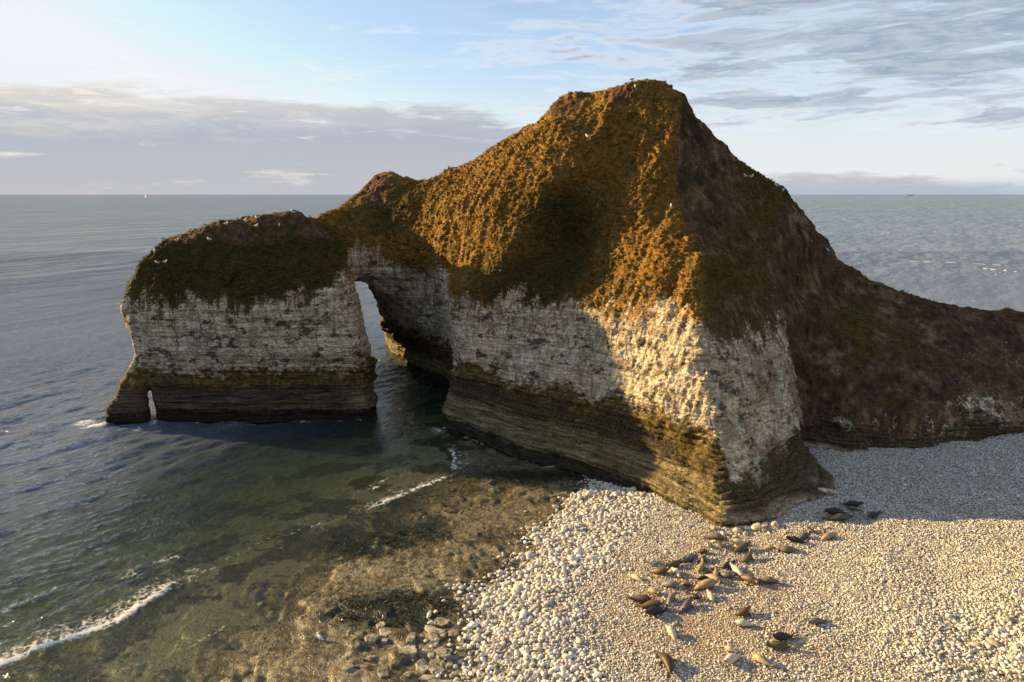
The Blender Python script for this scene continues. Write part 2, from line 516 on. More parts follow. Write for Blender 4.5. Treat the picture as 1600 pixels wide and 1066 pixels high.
def surface_nets(F):
    S = F < 0
    nx, ny, nz = F.shape
    acc = np.zeros((nx - 1, ny - 1, nz - 1, 3), np.float32)
    cnt = np.zeros((nx - 1, ny - 1, nz - 1), np.float32)
    corners = [(a, b, c) for a in (0, 1) for b in (0, 1) for c in (0, 1)]

    def view(A, o):
        return A[o[0]:nx - 1 + o[0], o[1]:ny - 1 + o[1], o[2]:nz - 1 + o[2]]
    tot = sum(view(S, o).astype(np.int8) for o in corners)
    act = (tot > 0) & (tot < 8)
    I = np.argwhere(act)
    idx = np.full(act.shape, -1, np.int64)
    idx[act] = np.arange(len(I))
    pos = np.zeros((len(I), 3), np.float32); c = np.zeros(len(I), np.float32)
    for o1 in corners:
        for ax in range(3):
            if o1[ax]: continue
            o2 = list(o1); o2[ax] = 1
            a = F[I[:, 0] + o1[0], I[:, 1] + o1[1], I[:, 2] + o1[2]]
            b = F[I[:, 0] + o2[0], I[:, 1] + o2[1], I[:, 2] + o2[2]]
            m = (a < 0) != (b < 0)
            t = np.where(m, a / np.where(a - b == 0, 1, a - b), 0)
            p = np.tile(np.array(o1, np.float32), (len(I), 1))
            p[:, ax] += t
            pos[m] += p[m]; c[m] += 1
    pos = pos / c[:, None] + I
    quads = []
    for ax in range(3):
        s0 = [slice(1, -1)] * 3; s1 = [slice(1, -1)] * 3
        s0[ax] = slice(0, -1); s1[ax] = slice(1, None)
        A = S[tuple(s0)]; B = S[tuple(s1)]
        E = np.argwhere(A != B)
        flip = A[E[:, 0], E[:, 1], E[:, 2]]
        g = E.copy()
        for k in range(3):
            if k != ax: g[:, k] += 1
        u, v = [(1, 2), (2, 0), (0, 1)][ax]
        q = []
        for du, dv in ((-1, -1), (0, -1), (0, 0), (-1, 0)):
            h = g.copy(); h[:, u] += du; h[:, v] += dv
            q.append(idx[h[:, 0], h[:, 1], h[:, 2]])
        q = np.stack(q, 1)
        q[~flip] = q[~flip][:, ::-1]
        quads.append(q)
    Q = np.concatenate(quads)
    co = pos * STEP + np.array([GX[0], GY[0], GZ[0]], np.float32)
    return co, Q


def subdivide(co, Q):
    n = len(co)
    e = np.concatenate([Q[:, [i, (i + 1) % 4]] for i in range(4)])
    e.sort(axis=1)
    key = e[:, 0].astype(np.int64) * n + e[:, 1]
    u, inv = np.unique(key, return_inverse=True)
    ev = np.stack([u // n, u % n], 1)
    mid = (co[ev[:, 0]] + co[ev[:, 1]]) * .5
    cen = co[Q].mean(1)
    m = len(Q)
    E = inv.reshape(4, m).T + n
    C = np.arange(m) + n + len(u)
    out = np.concatenate([np.stack([Q[:, i], E[:, i], C, E[:, (i - 1) % 4]], 1) for i in range(4)])
    return np.concatenate([co, mid, cen]).astype(np.float32), out


def relax(co, Q, k=1, f=.5):
    for _ in range(k):
        s = np.zeros_like(co); c = np.zeros(len(co), np.float32)
        for i in range(4):
            for j in (1, 3):
                a = Q[:, i]; b = Q[:, (i + j) % 4]
                for d in range(3):
                    s[:, d] += np.bincount(a, co[b, d], len(co))
                c += np.bincount(a, minlength=len(co))
        co = co * (1 - f) + f * s / np.maximum(c, 1)[:, None]
    return co.astype(np.float32)


def vnormals(co, Q):
    fn = np.cross(co[Q[:, 2]] - co[Q[:, 0]], co[Q[:, 3]] - co[Q[:, 1]])
    N = np.zeros_like(co)
    for i in range(4):
        for d in range(3):
            N[:, d] += np.bincount(Q[:, i], fn[:, d], len(co))
    return N / np.maximum(np.linalg.norm(N, axis=1), 1e-9)[:, None]


def build_headland():
    co, Q = surface_nets(build_field())
    co = relax(co, Q, 1, .5)
    co, Q = subdivide(co, Q)
    co = relax(co, Q, 1, .5)
    return co, Q


HEAD_CO, HEAD_Q = build_headland()


# ------------------------------------------------------------------ relief of the rock
def crest_x(z):
    """x of the sharp front ridge of the headland at a height"""
    return np.interp(z, [0, 4, 6.5, 9.5, 13, 16.5, 21, 24, 27, 31, 36, 41, 44], [18.5, 18.8, 19.2, 19.3, 19, 18.8, 19.4, 20, 18.6, 18.2, 18.8, 19.6, 19.6])


def bell(x, y, cx, cy, rx, ry):
    return np.exp(-((x - cx) / rx) ** 2 - ((y - cy) / ry) ** 2)


def zones(co, N):
    x, y, z = co.T
    zero = 0 * x
    n = fbm(x * .11, y * .11, z * .11, 3, 21)
    nq = fbm(x * .33, y * .33, z * .2, 3, 22)
    stack = smooth(-x, 21, 23.5) * smooth(-y, -101, -97)
    top = 17.2 + 0 * x
    top = top + 5.4 * bell(x, y, -22.5, 101, 6, 6) + 2.5 * bell(x, y, -9, 95, 5, 8)
    top = top - 1.0 * stack + 3.0 * bell(x, y, -23, 90, 2.4, 3)
    top = top + 2.0 * bell(x, y, 15, 70, 3.5, 4)
    right = smooth(x - crest_x(z), .0, 1.2) * smooth(-y, -100, -90)
    top = top - 1.9 * right
    far = smooth(x, 31.5, 34.0) * smooth(y, 60, 72)
    top = top * (1 - far) + far * (4.4 + 1.8 * smooth(x, 44, 54))
    bot = 8.4 + 0 * x
    bot = bot - 1.3 * stack
    bot = bot - 3.8 * right * (1 - far) - 3.9 * far
    bot = bot - 1.4 * bell(x, y, 18.2, 60, 2.0, 4) * (1 - right)
    ledge = (1 - stack) * smooth(-z, -5.6, -4.2) * (1 - right)
    earth = np.clip(right * 1.05 + .9 * bell(x, z, -20.5, 31, 4.6, 4.5) * smooth(y, 90, 98)
                    + .85 * stack * smooth(z + .8 * n, 23.0, 24.6) + .9 * bell(x, z, 7, 41.2, 3.2, 1.6) + .8 * bell(x, z, 13.6, 42, 1.6, 1.6), 0, 1)
    lush_shade = np.clip(smooth(-x, 20.5, 24) * smooth(-y, -103, -98) + 1.15 * bell(x, y, 6.0, 85.5, 5.2, 4.6) * smooth(-z, -33.5, -28) + .9 * bell(x, y, 1, 83, 8, 4) * smooth(-z, -24, -20)  # dark green stack cap; in the gully and hollows, shade painted into the turf
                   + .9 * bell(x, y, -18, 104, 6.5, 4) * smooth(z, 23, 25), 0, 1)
    earth = np.clip(earth - .75 * bell(x, z, 24, 20.5, 6, 4.5) * right - .7 * bell(x, z, 31, 31.5, 5, 5) * right - .5 * bell(x, z, 44, 14, 6, 4) * right, 0, 1)
    return dict(lush_shade=lush_shade, top=z - top - 2.0 * n - 2.6 * nq, bot=z - bot - 2.2 * n - 1.5 * nq, ledge=ledge, earth=earth, stack=stack, right=right, far=far)


def strata(L, x, y, th, seed):
    k = np.floor(L / th)
    f = L / th - k
    off = vnoise(k * 3.17 + .5, k * .37 + .2, 0 * k, seed) * 1.2 + .7 * vnoise(x * .5, y * .5, k * 5.3, seed + 1)
    groove = np.exp(-(np.minimum(f, 1 - f) / .14) ** 2)
    return off, groove


def relief(co, Q):
    N = vnormals(co, Q)
    x, y, z = co.T
    Zn = zones(co, N)
    g = smooth(Zn['top'], -.8, .8)
    e = Zn['earth']
    # first pass: weathered hollows and ribs
    d = .32 * fbm(x * .45, y * .45, z * .4, 3, 31)
    rib = fbm(x * .75, y * .75, z * .14, 3, 33)
    d = d + (1 - g) * .42 * rib * smooth(z, 4, 8) + g * e * (.75 * fbm(x * .42, y * .42, z * .13, 3, 34) + .3 * fbm(x * 1.1, y * 1.1, z * .3, 2, 35)) + g * (1 - e) * .55 * fbm(x * .5, y * .5, z * .16, 3, 36)
    cc = .62 * x - .78 * y; dn = .78 * x + .62 * y      # along and down the seaward slopes
    rb = fbm(cc * .34, dn * .07, z * .06, 3, 37)
    d = d + g * (1 - e) * (1.0 * rb - .35 * np.abs(fbm(cc * .8, dn * .12, z * .1, 2, 38)))
    co = co + N * d[:, None]
    # the sides that can be looked at get twice the density; the far side of the headland stays coarse
    N = vnormals(co, Q)
    view = np.array([4, 0, CAM_H], np.float32) - co
    view /= np.linalg.norm(view, axis=1)[:, None]
    facing = smooth((N * view).sum(1), -.32, -.10) * smooth(-co[:, 1], -126, -121)
    front = (facing[Q].max(1) > 0) & (co[Q][:, :, 2].max(1) > -1.2)
    back = ~front & (co[Q][:, :, 2].max(1) > -1.6)
    coarse, QB = co, Q[back]
    u, inv = np.unique(Q[front], return_inverse=True)
    aug = np.concatenate([co[u], facing[u][:, None]], 1)
    aug, Q = subdivide(aug, inv.reshape(-1, 4))
    co, facing = aug[:, :3], aug[:, 3]
    N = vnormals(co, Q)
    x, y, z = co.T
    Zn = zones(co, N)
    g = smooth(Zn['top'], -.8, .8)
    e = Zn['earth']
    chalk = (1 - g) * smooth(Zn['bot'], -.6, .6)
    base = (1 - g) * (1 - smooth(Zn['bot'], -.6, .6))
    dip = z + .45 * vnoise(x * .05, y * .05, 0 * x, 41) + .05 * (x + 30) * (x < -15) * .3 + .12 * vnoise(x * .4, y * .4, z * .2, 42)
    o1, g1 = strata(dip, x, y, 1.15, 43)
    o2, g2 = strata(dip, x, y, .42, 45)
    lump = 1 - np.abs(fbm(x * 1.5, y * 1.5, z * 1.2, 3, 47)) * 2.4
    d = chalk * (.20 * o1 + .13 * o2 - .10 * g1 - .07 * g2 + .34 * fbm(x * 1.5, y * 1.5, z * .8, 4, 48) - .16 * (1 - lump) * .6)
    d = d + base * (.42 * fbm(x * .4, y * .4, z * .5, 3, 50) + .42 * o1 + .26 * o2 - .20 * g1 - .18 * g2 + .34 * fbm(x * 1.1, y * 1.1, z * 1.4, 4, 49))
    tus = fbm(x * .85 + .2 * z, y * .85, z * 2.1, 4, 53)
    tus = .46 * (np.abs(tus) * 2.2 - .45) + .16 * fbm(x * 2.6, y * 2.6, z * 2.8, 2, 54)
    d = d + g * (1 - e) * tus + g * e * (.36 * fbm(x * 1.2, y * 1.2, z * .8, 4, 55))
    gap = smooth(np.hypot(x + 50, y - 88.5), 1.5, 4) * .8 + .2
    co = (co + N * (d * gap * facing)[:, None]).astype(np.float32)
    ub, ib = np.unique(QB, return_inverse=True)
    return np.concatenate([co, coarse[ub]]).astype(np.float32), np.concatenate([Q, ib.reshape(-1, 4) + len(co)])


# ------------------------------------------------------------------ materials of the rock
def rock_material():
    m, t, out = material('weathered chalk and till')
    P = t.new('ShaderNodeNewGeometry').outputs['Position']
    top = t.attr('top'); bot = t.attr('bot'); ledge = t.attr('ledge'); earth = t.attr('earth'); stack = t.attr('stack'); right = t.attr('right')
    n1 = t.noise(P, .32, 4)
    n2 = t.noise(P, 1.5, 6, .6)
    n3 = t.noise(P, 5.0, 5, .65)
    streak = t.noise(t.scalevec(P, (1.1, 1.1, .15)), 1.0, 6, .66)
    lam = t.noise(t.scalevec(P, (.22, .22, 3.6)), 1.0, 5, .62)
    lam2 = t.noise(t.scalevec(P, (.8, .8, 9.0)), 1.0, 3, .6)
    crk = t.voronoi(t.vmath('ADD', t.scalevec(P, (1.05, 1.05, 3.1)), t.vmath('SCALE', t.noise(P, 1.2, 3, out='Color'), scale=.9)), 1.0, 'DISTANCE_TO_EDGE')
    crack = t.step(crk, .02, .13)
    # chalk
    chalk = t.ramp(t.math('ADD', t.math('MULTIPLY', n2, .55), t.math('MULTIPLY', lam, .45)),
                   [(.34, (.10, .078, .052)), (.43, (.38, .295, .18)), (.51, (.66, .555, .385)), (.62, (.81, .72, .54))])
    stain = t.step(t.math('ADD', t.math('MULTIPLY', n1, .6), t.math('MULTIPLY', n3, .4)), .50, .66)
    chalk = t.mix(t.math('MULTIPLY', stain, .72), chalk, (.105, .076, .045))
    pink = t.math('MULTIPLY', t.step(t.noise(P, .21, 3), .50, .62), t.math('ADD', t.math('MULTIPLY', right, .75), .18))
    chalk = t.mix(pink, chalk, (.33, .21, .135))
    chalk = t.mix(t.math('MULTIPLY', t.math('SUBTRACT', 1.0, crack), t.math('MULTIPLY', t.step(n2, .40, .60), .55)), chalk, (.05, .042, .03))
    bleed = t.math('MULTIPLY', t.math('MULTIPLY', t.step(top, -8.0, -.5), t.step(t.noise(t.scalevec(P, (1.9, 1.9, .2)), 1.0, 5, .65), .47, .62)), .75)
    chalk = t.mix(bleed, chalk, (.17, .105, .052))
    jv = t.vmath('ADD', t.scalevec(P, (.30, .30, .085)), t.vmath('SCALE', t.noise(P, .8, 4, out='Color'), scale=.30))
    joint = t.math('MULTIPLY', t.step(t.voronoi(jv, 1.0, 'DISTANCE_TO_EDGE'), .022, .004), t.math('MULTIPLY', t.step(n2, .42, .56), .8))
    chalk = t.mix(joint, chalk, (.035, .028, .02))
    # a few dark holes and soot-dark patches of lichen on the bedding
    vs = t.math('MULTIPLY', t.step(t.noise(t.scalevec(P, (2.2, 2.2, .3)), 1.0, 5, .65), .46, .62), t.math('SUBTRACT', .55, t.math('MULTIPLY', stack, .35)))
    chalk = t.mix(vs, chalk, (.20, .165, .115))
    hole = t.math('MULTIPLY', t.step(t.math('ADD', t.noise(t.scalevec(P, (.5, .5, .8)), 1.0, 5, .7), t.math('MULTIPLY', stack, .025)), .545, .62), .85)
    chalk = t.mix(hole, chalk, (.035, .03, .02))
    # tide-stained foot: ochre algae, black band, banded ledge
    ochre = t.ramp(n2, [(.32, (.030, .022, .010)), (.5, (.115, .078, .024)), (.68, (.22, .165, .065))])
    blackish = t.ramp(n3, [(.34, (.016, .012, .007)), (.52, (.075, .055, .028)), (.68, (.15, .115, .055))])
    led = t.ramp(t.math('ADD', t.math('MULTIPLY', lam, .6), t.math('MULTIPLY', n3, .4)),
                 [(.34, (.032, .026, .014)), (.46, (.13, .105, .052)), (.57, (.27, .22, .115)), (.69, (.40, .335, .20))])
    brown = t.ramp(t.math('ADD', t.math('MULTIPLY', lam, .65), t.math('MULTIPLY', n3, .35)),
                   [(.36, (.022, .016, .010)), (.50, (.085, .06, .038)), (.66, (.16, .12, .078))])
    lowz = t.sep(P)[2]
    jit = t.math('ADD', t.math('MULTIPLY', t.math('SUBTRACT', n2, .5), 4.2), t.math('MULTIPLY', t.math('SUBTRACT', n1, .5), 4.5))
    b2 = t.math('ADD', bot, jit)
    och_m = t.step(b2, -2.6, -1.2)
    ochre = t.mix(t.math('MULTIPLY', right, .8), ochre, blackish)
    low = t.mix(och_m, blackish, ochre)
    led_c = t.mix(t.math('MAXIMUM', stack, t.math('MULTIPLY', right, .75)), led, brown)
    shelf = t.math('MULTIPLY', right, t.step(lowz, 2.5, 2.1))
    led_c = t.mix(shelf, led_c, t.ramp(t.math('ADD', t.math('MULTIPLY', lam2, .5), t.math('MULTIPLY', n2, .5)), [(.35, (.11, .07, .04)), (.48, (.34, .25, .15)), (.62, (.52, .44, .31))]))
    ledm = t.step(t.math('ADD', t.math('ADD', lowz, t.math('MULTIPLY', right, 2.2)), t.math('MULTIPLY', jit, .45)), 5.2, 3.9)
    low = t.mix(ledm, low, led_c)
    green = t.math('MULTIPLY', t.step(t.noise(P, .4, 5, .6), .54, .66), .4)
    low = t.mix(green, low, (.055, .065, .016))
    wet = t.step(t.math('ADD', lowz, t.math('MULTIPLY', t.math('SUBTRACT', n2, .5), 3.0)), 2.3, .8)
    low = t.mix(t.math('MULTIPLY', wet, .85), low, (.012, .011, .008))
    base = t.mix(t.step(b2, -.7, .7), low, chalk)
    # soil and turf
    soil = t.ramp(t.math('ADD', t.math('MULTIPLY', n2, .5), t.math('MULTIPLY', streak, .5)),
                  [(.30, (.030, .017, .011)), (.47, (.085, .044, .025)), (.60, (.17, .085, .045)), (.72, (.27, .15, .085))])
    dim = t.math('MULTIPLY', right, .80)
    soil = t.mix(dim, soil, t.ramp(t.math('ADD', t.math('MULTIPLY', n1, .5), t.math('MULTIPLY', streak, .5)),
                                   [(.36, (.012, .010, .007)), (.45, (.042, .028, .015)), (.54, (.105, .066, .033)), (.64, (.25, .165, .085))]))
    spk = t.voronoi(P, 1.6, 'F1')
    spk_m = t.math('MULTIPLY', t.math('MULTIPLY', t.step(spk, .13, .08), t.step(t.noise(P, .22, 4), .53, .64)), right)
    soil = t.mix(spk_m, soil, (.55, .52, .47))
    turf = t.ramp(t.math('ADD', t.math('MULTIPLY', n2, .6), t.math('MULTIPLY', n3, .4)),
                  [(.30, (.028, .022, .007)), (.44, (.12, .078, .018)), (.56, (.28, .145, .032)), (.72, (.41, .22, .06))])
    gm = t.step(t.math('ADD', t.math('ADD', earth, t.math('MULTIPLY', t.math('SUBTRACT', n1, .5), 2.9)), t.math('MULTIPLY', t.math('SUBTRACT', n2, .5), 1.0)), .72, .42)
    veg = t.mix(gm, soil, t.mix(t.math('MAXIMUM', t.math('MULTIPLY', right, .75), t.math('MULTIPLY', t.attr('lush_shade'), .85)), turf, t.ramp(n3, [(.35, (.012, .013, .005)), (.65, (.052, .054, .016))])))
    tm = t.math('ADD', top, t.math('ADD', t.math('MULTIPLY', t.math('SUBTRACT', streak, .5), 9.0), t.math('ADD', t.math('MULTIPLY', t.math('SUBTRACT', n3, .5), 5.5), t.math('MULTIPLY', t.math('SUBTRACT', n2, .5), 4.0))))
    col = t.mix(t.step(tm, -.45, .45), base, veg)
    # guano-pale flecks that trail over the edge of the turf
    h = t.math('ADD', t.math('MULTIPLY', n3, .5), t.math('ADD', t.math('MULTIPLY', lam2, .35), t.math('SUBTRACT', t.math('MULTIPLY', t.math('MINIMUM', crk, .25), .9), t.math('MULTIPLY', joint, .35))))
    nb = t.bump(h, 1.0, .34)
    t.l.new(principled(t, col, .93, .12, nb), out.inputs[0])
    return m


# ------------------------------------------------------------------ the headland
co, Q = relief(HEAD_CO, HEAD_Q)
N = vnormals(co, Q)
Zn = zones(co, N)
ROCK = rock_material()


def split_mesh(name, sel, parent=None):
    q = Q[sel]
    u, inv = np.unique(q, return_inverse=True)
    o = mesh_from(name, co[u], inv.reshape(q.shape), ROCK, parent)
    for k in ('top', 'bot', 'ledge', 'earth', 'stack', 'right', 'lush_shade'):
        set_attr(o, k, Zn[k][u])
    o.data.normals_split_custom_set_from_vertices([tuple(v) for v in N[u].tolist()])
    return o


fc = co[Q].mean(1)
keep = fc[:, 2] > -2.2
in_stack = (fc[:, 0] < -19.0 + .0 * fc[:, 1]) & (fc[:, 1] < 99.6) & keep
headland = split_mesh('headland', keep & ~in_stack)
tag(headland, 'chalk headland rising to a grassy peak above the shingle', kind='structure')
stack_o = split_mesh('sea_stack', in_stack, headland)
stack_o['label'] = 'blocky white chalk stack with dark grassy cap and a rock leg in the sea'


def ground_top(px, py, r=.35):
    m = (np.abs(co[:, 0] - px) < r) & (np.abs(co[:, 1] - py) < r)
    return float(co[m, 2].max()) if m.any() else 0.0


# ------------------------------------------------------------------ turf: clumps of blades rooted all over the grassy slopes
def build_grass():
    fn = np.cross(co[Q[:, 2]] - co[Q[:, 0]], co[Q[:, 3]] - co[Q[:, 1]])
    area = np.linalg.norm(fn, axis=1) * .5
    nrm = fn / np.maximum(area * 2, 1e-9)[:, None]
    g = smooth(Zn['top'][Q[:, 0]], -.6, 1.2) * (1 - .86 * Zn['earth'][Q[:, 0]]) * smooth(nrm[:, 2], -.1, .3)
    g = g * (fc[:, 1] < 112) * (nrm[:, 1] < .45)
    patch = smooth(fbm(fc[:, 0] * .42, fc[:, 1] * .42, fc[:, 2] * .3, 4, 71), -.12, .14)
    w = area * g * (.07 + .93 * patch)
    n = 52000
    f = rng.choice(len(Q), n, p=w / w.sum())
    uv = rng.random((n, 2)).astype(np.float32)
    a, b, c, d = (co[Q[f, i]] for i in range(4))
    P = (a * (1 - uv[:, :1]) + b * uv[:, :1]) * (1 - uv[:, 1:]) + (d * (1 - uv[:, :1]) + c * uv[:, :1]) * uv[:, 1:]
    nn = nrm[f]
    size = rng.uniform(.11, .27, n) * (.75 + 1.1 * rng.random(n) ** 3)
    K = 5
    V = []; Fc = []; tint = []
    base_t = np.clip(.5 + 1.1 * fbm(P[:, 0] * .3, P[:, 1] * .3, P[:, 2] * .3, 3, 73) + rng.normal(0, .2, n), 0, 1)
    for k in range(K):
        ang = rng.uniform(0, 6.283, n)
        out = np.stack([np.cos(ang), np.sin(ang), 0 * ang], 1)
        side = np.stack([-np.sin(ang), np.cos(ang), 0 * ang], 1)
        up = nn * .55 + np.array([0, 0, .5]) + out * rng.uniform(.35, .95, n)[:, None]
        up[:, 2] -= .25
        r0 = P + out * (size * .25)[:, None] - nn * .05
        hw = (size * rng.uniform(.10, .22, n))[:, None]
        tip = r0 + up * (size * rng.uniform(.7, 1.2, n))[:, None]
        V += [r0 - side * hw, r0 + side * hw, tip]
        tint += [base_t, base_t, base_t + .15]
    V = np.stack(V, 1).reshape(-1, 3)
    L = np.repeat(np.clip(Zn['lush_shade'][Q[f, 0]] + .55 * Zn['right'][Q[f, 0]], 0, 1), K * 3)
    T = np.stack(tint, 1).reshape(-1)
    F = np.arange(len(V), dtype=np.int32).reshape(-1, 3)
    m, t, out = material('dry coastal grass')
    P_ = t.new('ShaderNodeNewGeometry').outputs['Position']
    col = t.ramp(t.math('ADD', t.math('MULTIPLY', t.attr('tint'), .55), t.math('MULTIPLY', t.noise(P_, .35, 4), .6)),
                 [(.25, (.048, .046, .012)), (.5, (.20, .135, .028)), (.7, (.38, .20, .046)), (.95, (.47, .28, .09))])
    col = t.mix(t.math('MULTIPLY', t.attr('lush_shade'), .9), col, t.ramp(t.attr('tint'), [(.0, (.018, .022, .008)), (1, (.080, .082, .026))]))  # dark blades: green cap growth, plus painted shade in the gully
    grn = t.math('MULTIPLY', t.step(t.noise(P_, .20, 5, .62), .47, .58), .8)
    col = t.mix(grn, col, (.088, .096, .022))
    rst = t.math('MULTIPLY', t.step(t.noise(t.vmath('ADD', P_, (31.0, 7.0, 3.0)), .26, 5, .62), .53, .63), .7)
    col = t.mix(rst, col, (.27, .115, .035))
    bs = principled(t, col, .9, .1)
    tr = t.new('ShaderNodeBsdfTranslucent')
    t.set(tr.inputs[0], col)
    t.l.new(t.mixs(.25, bs, tr.outputs[0]), out.inputs[0])
    o = mesh_from('grass', V, F, m, None, False)
    set_attr(o, 'tint', T)
    set_attr(o, 'lush_shade', L)
    tag(o, 'tussocky golden and olive grass growing on the headland slopes', kind='stuff')


build_grass()


# ------------------------------------------------------------------ ground: sea bed, wave-cut platform and shingle beach, one sheet
def axis(lo, hi, step, far, growth=1.35):
    a = list(np.arange(lo, hi + 1e-6, step))
    d = step; v = a[-1]; up = []
    while v < far:
        d *= growth; v += d; up.append(v)
    d = step; v = a[0]; dn = []
    while v > -far:
        d *= growth; v -= d; dn.append(v)
    return np.array(dn[::-1] + a + up, np.float32)


def grid_faces(nx, ny):
    i = np.arange(nx * ny).reshape(nx, ny)
    return np.stack([i[:-1, :-1], i[1:, :-1], i[1:, 1:], i[:-1, 1:]], -1).reshape(-1, 4)


def beach_material():
    m, t, out = material('shingle and wet platform')
    P = t.new('ShaderNodeNewGeometry').outputs['Position']
    s = t.attr('shore'); z = t.sep(P)[2]; warm = t.attr('kelp'); weed = t.attr('weed')
    n1 = t.noise(P, .35, 5, .6); n2 = t.noise(P, 1.8, 6, .65); n3 = t.noise(P, 7.0, 4, .6)
    # shingle
    v1 = t.voronoi(P, 5.2, 'F1', 'Color')
    v1d = t.voronoi(P, 5.2, 'DISTANCE_TO_EDGE')
    r = t.sep(v1)[0]
    sh = t.ramp(r, [(.0, (.15, .125, .095)), (.3, (.36, .32, .26)), (.65, (.52, .48, .41)), (1, (.70, .66, .58))])
    sh = t.mix(t.step(v1d, .10, .0), sh, (.05, .04, .03))
    sand = t.math('MULTIPLY', t.step(t.math('ADD', n1, t.math('MULTIPLY', warm, .5)), .54, .74), .55)
    sh = t.mix(sand, sh, (.36, .255, .16))
    # platform
    pl = t.ramp(t.math('ADD', t.math('MULTIPLY', n2, .6), t.math('MULTIPLY', n1, .4)),
                [(.36, (.022, .020, .010)), (.45, (.070, .060, .032)), (.53, (.18, .148, .085)), (.62, (.38, .33, .235))])
    wd = t.step(t.math('ADD', t.math('ADD', weed, t.math('MULTIPLY', t.math('SUBTRACT', n2, .5), 2.4)), t.math('MULTIPLY', t.math('SUBTRACT', n1, .5), 1.6)), .34, .58)
    pl = t.mix(wd, pl, t.ramp(n3, [(.35, (.006, .008, .004)), (.6, (.016, .022, .007)), (.75, (.034, .042, .013))]))
    crk = t.voronoi(t.vmath('ADD', P, t.vmath('SCALE', t.noise(P, .7, 3, out='Color'), scale=1.4)), .62, 'DISTANCE_TO_EDGE')
    pl = t.mix(t.math('MULTIPLY', t.step(crk, .05, .0), .30), pl, (.02, .016, .01))
    sub = t.step(z, -.15, -.5)
    pl = t.mix(t.math('MULTIPLY', sub, .6), pl, (.46, .43, .24))
    patch = t.math('MULTIPLY', sub, t.step(t.math('ADD', t.noise(t.scalevec(P, (1, 1.25, 1)), .19, 6, .62), t.math('MULTIPLY', t.math('SUBTRACT', n2, .5), .12)), .485, .535))
    pl = t.mix(t.math('MULTIPLY', patch, .92), pl, (.014, .018, .008))
    lw = t.noise(t.vmath('ADD', P, t.vmath('SCALE', t.noise(P, .9, 3, out='Color'), scale=.8)), .33, 4, .6)
    lf = t.math('ABSOLUTE', t.math('SUBTRACT', t.math('FRACT', t.math('MULTIPLY', lw, 9.0)), .5))
    ledge_l = t.math('MULTIPLY', t.step(lf, .10, .02), t.step(n2, .42, .55))
    pl = t.mix(t.math('MULTIPLY', ledge_l, .75), pl, (.022, .018, .010))
    mk = t.step(t.math('ADD', s, t.math('MULTIPLY', t.math('SUBTRACT', n2, .5), 2.4)), -.1, .5)
    col = t.mix(mk, pl, sh)
    hgt = t.math('ADD', t.math('MULTIPLY', t.math('MULTIPLY', v1d, mk), 1.6), t.math('MULTIPLY', n2, .5))
    hgt = t.math('SUBTRACT', hgt, t.math('MULTIPLY', t.math('MULTIPLY', ledge_l, t.math('SUBTRACT', 1.0, mk)), .35))
    hgt = t.math('ADD', hgt, t.math('MULTIPLY', t.math('MINIMUM', crk, .1), t.math('SUBTRACT', 1.0, mk)))
    nb = t.bump(t.math('ADD', hgt, t.math('MULTIPLY', n3, .35)), .9, .24)
    rough = t.math('ADD', .42, t.math('MULTIPLY', mk, .5))
    t.l.new(principled(t, col, rough, .35, nb), out.inputs[0])
    return m


def build_beach():
    xs = axis(-44, 64, .17, 420)
    ys = axis(33, 92, .17, 420)
    X, Y = np.meshgrid(xs, ys, indexing='ij')
    Z = terrain(X, Y)
    V = np.stack([X, Y, Z], -1).reshape(-1, 3)
    o = mesh_from('beach', V, grid_faces(len(xs), len(ys)), beach_material())
    x, y = V[:, 0], V[:, 1]
    set_attr(o, 'shore', beach_s(x, y))
    kelp = 1.3 * bell(x, y, 13.5, 45.5, 5, 5) + .9 * bell(x, y, 15, 41, 4, 4) + .9 * bell(x, y, 20, 53, 5, 2.5) + .8 * bell(x, y, 3, 50, 3, 6)
    set_attr(o, 'kelp', kelp)
    weed = (1.25 * bell(x, y, -8.5, 44.8, 4.2, 2.2) + 1.3 * bell(x, y, -13.5, 56, 4.5, 2.8) + 1.1 * bell(x, y, -15.5, 62, 4.5, 2.6) + .7 * bell(x, y, -21, 66, 6, 3.5)
            + .7 * bell(x, y, -28, 73, 7, 3) + .55 * bell(x, y, -7, 57, 1.5, 2.6) + .6 * bell(x, y, -20, 50, 3, 2) + .8 * bell(x, y, 5, 70, 8, 1.6) + .5 * bell(x, y, -12, 72, 4, 3) + .38 * bell(x, y, -16, 66, 18, 12))
    set_attr(o, 'weed', weed)
    tag(o, 'pale shingle beach running down to a wet rock platform', kind='structure')
    return o


beach = build_beach()

# ------------------------------------------------------------------ sea
BREAK = [  # crests of broken waves: points (x, y), half width, strength
    ([(-37, 36.5), (-33.3, 39.2), (-31.2, 41.4), (-28.6, 43.8), (-26.8, 47.6)], .42, .74, .17),
    ([(-26.8, 47.6), (-24.6, 51), (-22, 55), (-17.5, 58.6), (-13.4, 61.8)], .22, .34, .07),
    ([(-13.4, 61.8), (-10.8, 65.2), (-7.4, 68.6)], .34, .62, .11),
    ([(-14.6, 66.0), (-13.6, 68.4)], .3, .5, .06),
    ([(-7.4, 77.4), (-6.5, 74.4), (-6.6, 71.6)], .45, .6, .08),
    ([(1.2, 64.2), (4.0, 64.6), (5.6, 65.2)], .22, .5, .03),
    ([(-39.5, 41.5), (-37.2, 45.2), (-35.4, 47.6)], .3, .4, .10),
    ([(-24.5, 38.5), (-20.5, 42.2), (-18.6, 46.5)], .22, .35, .05),
]


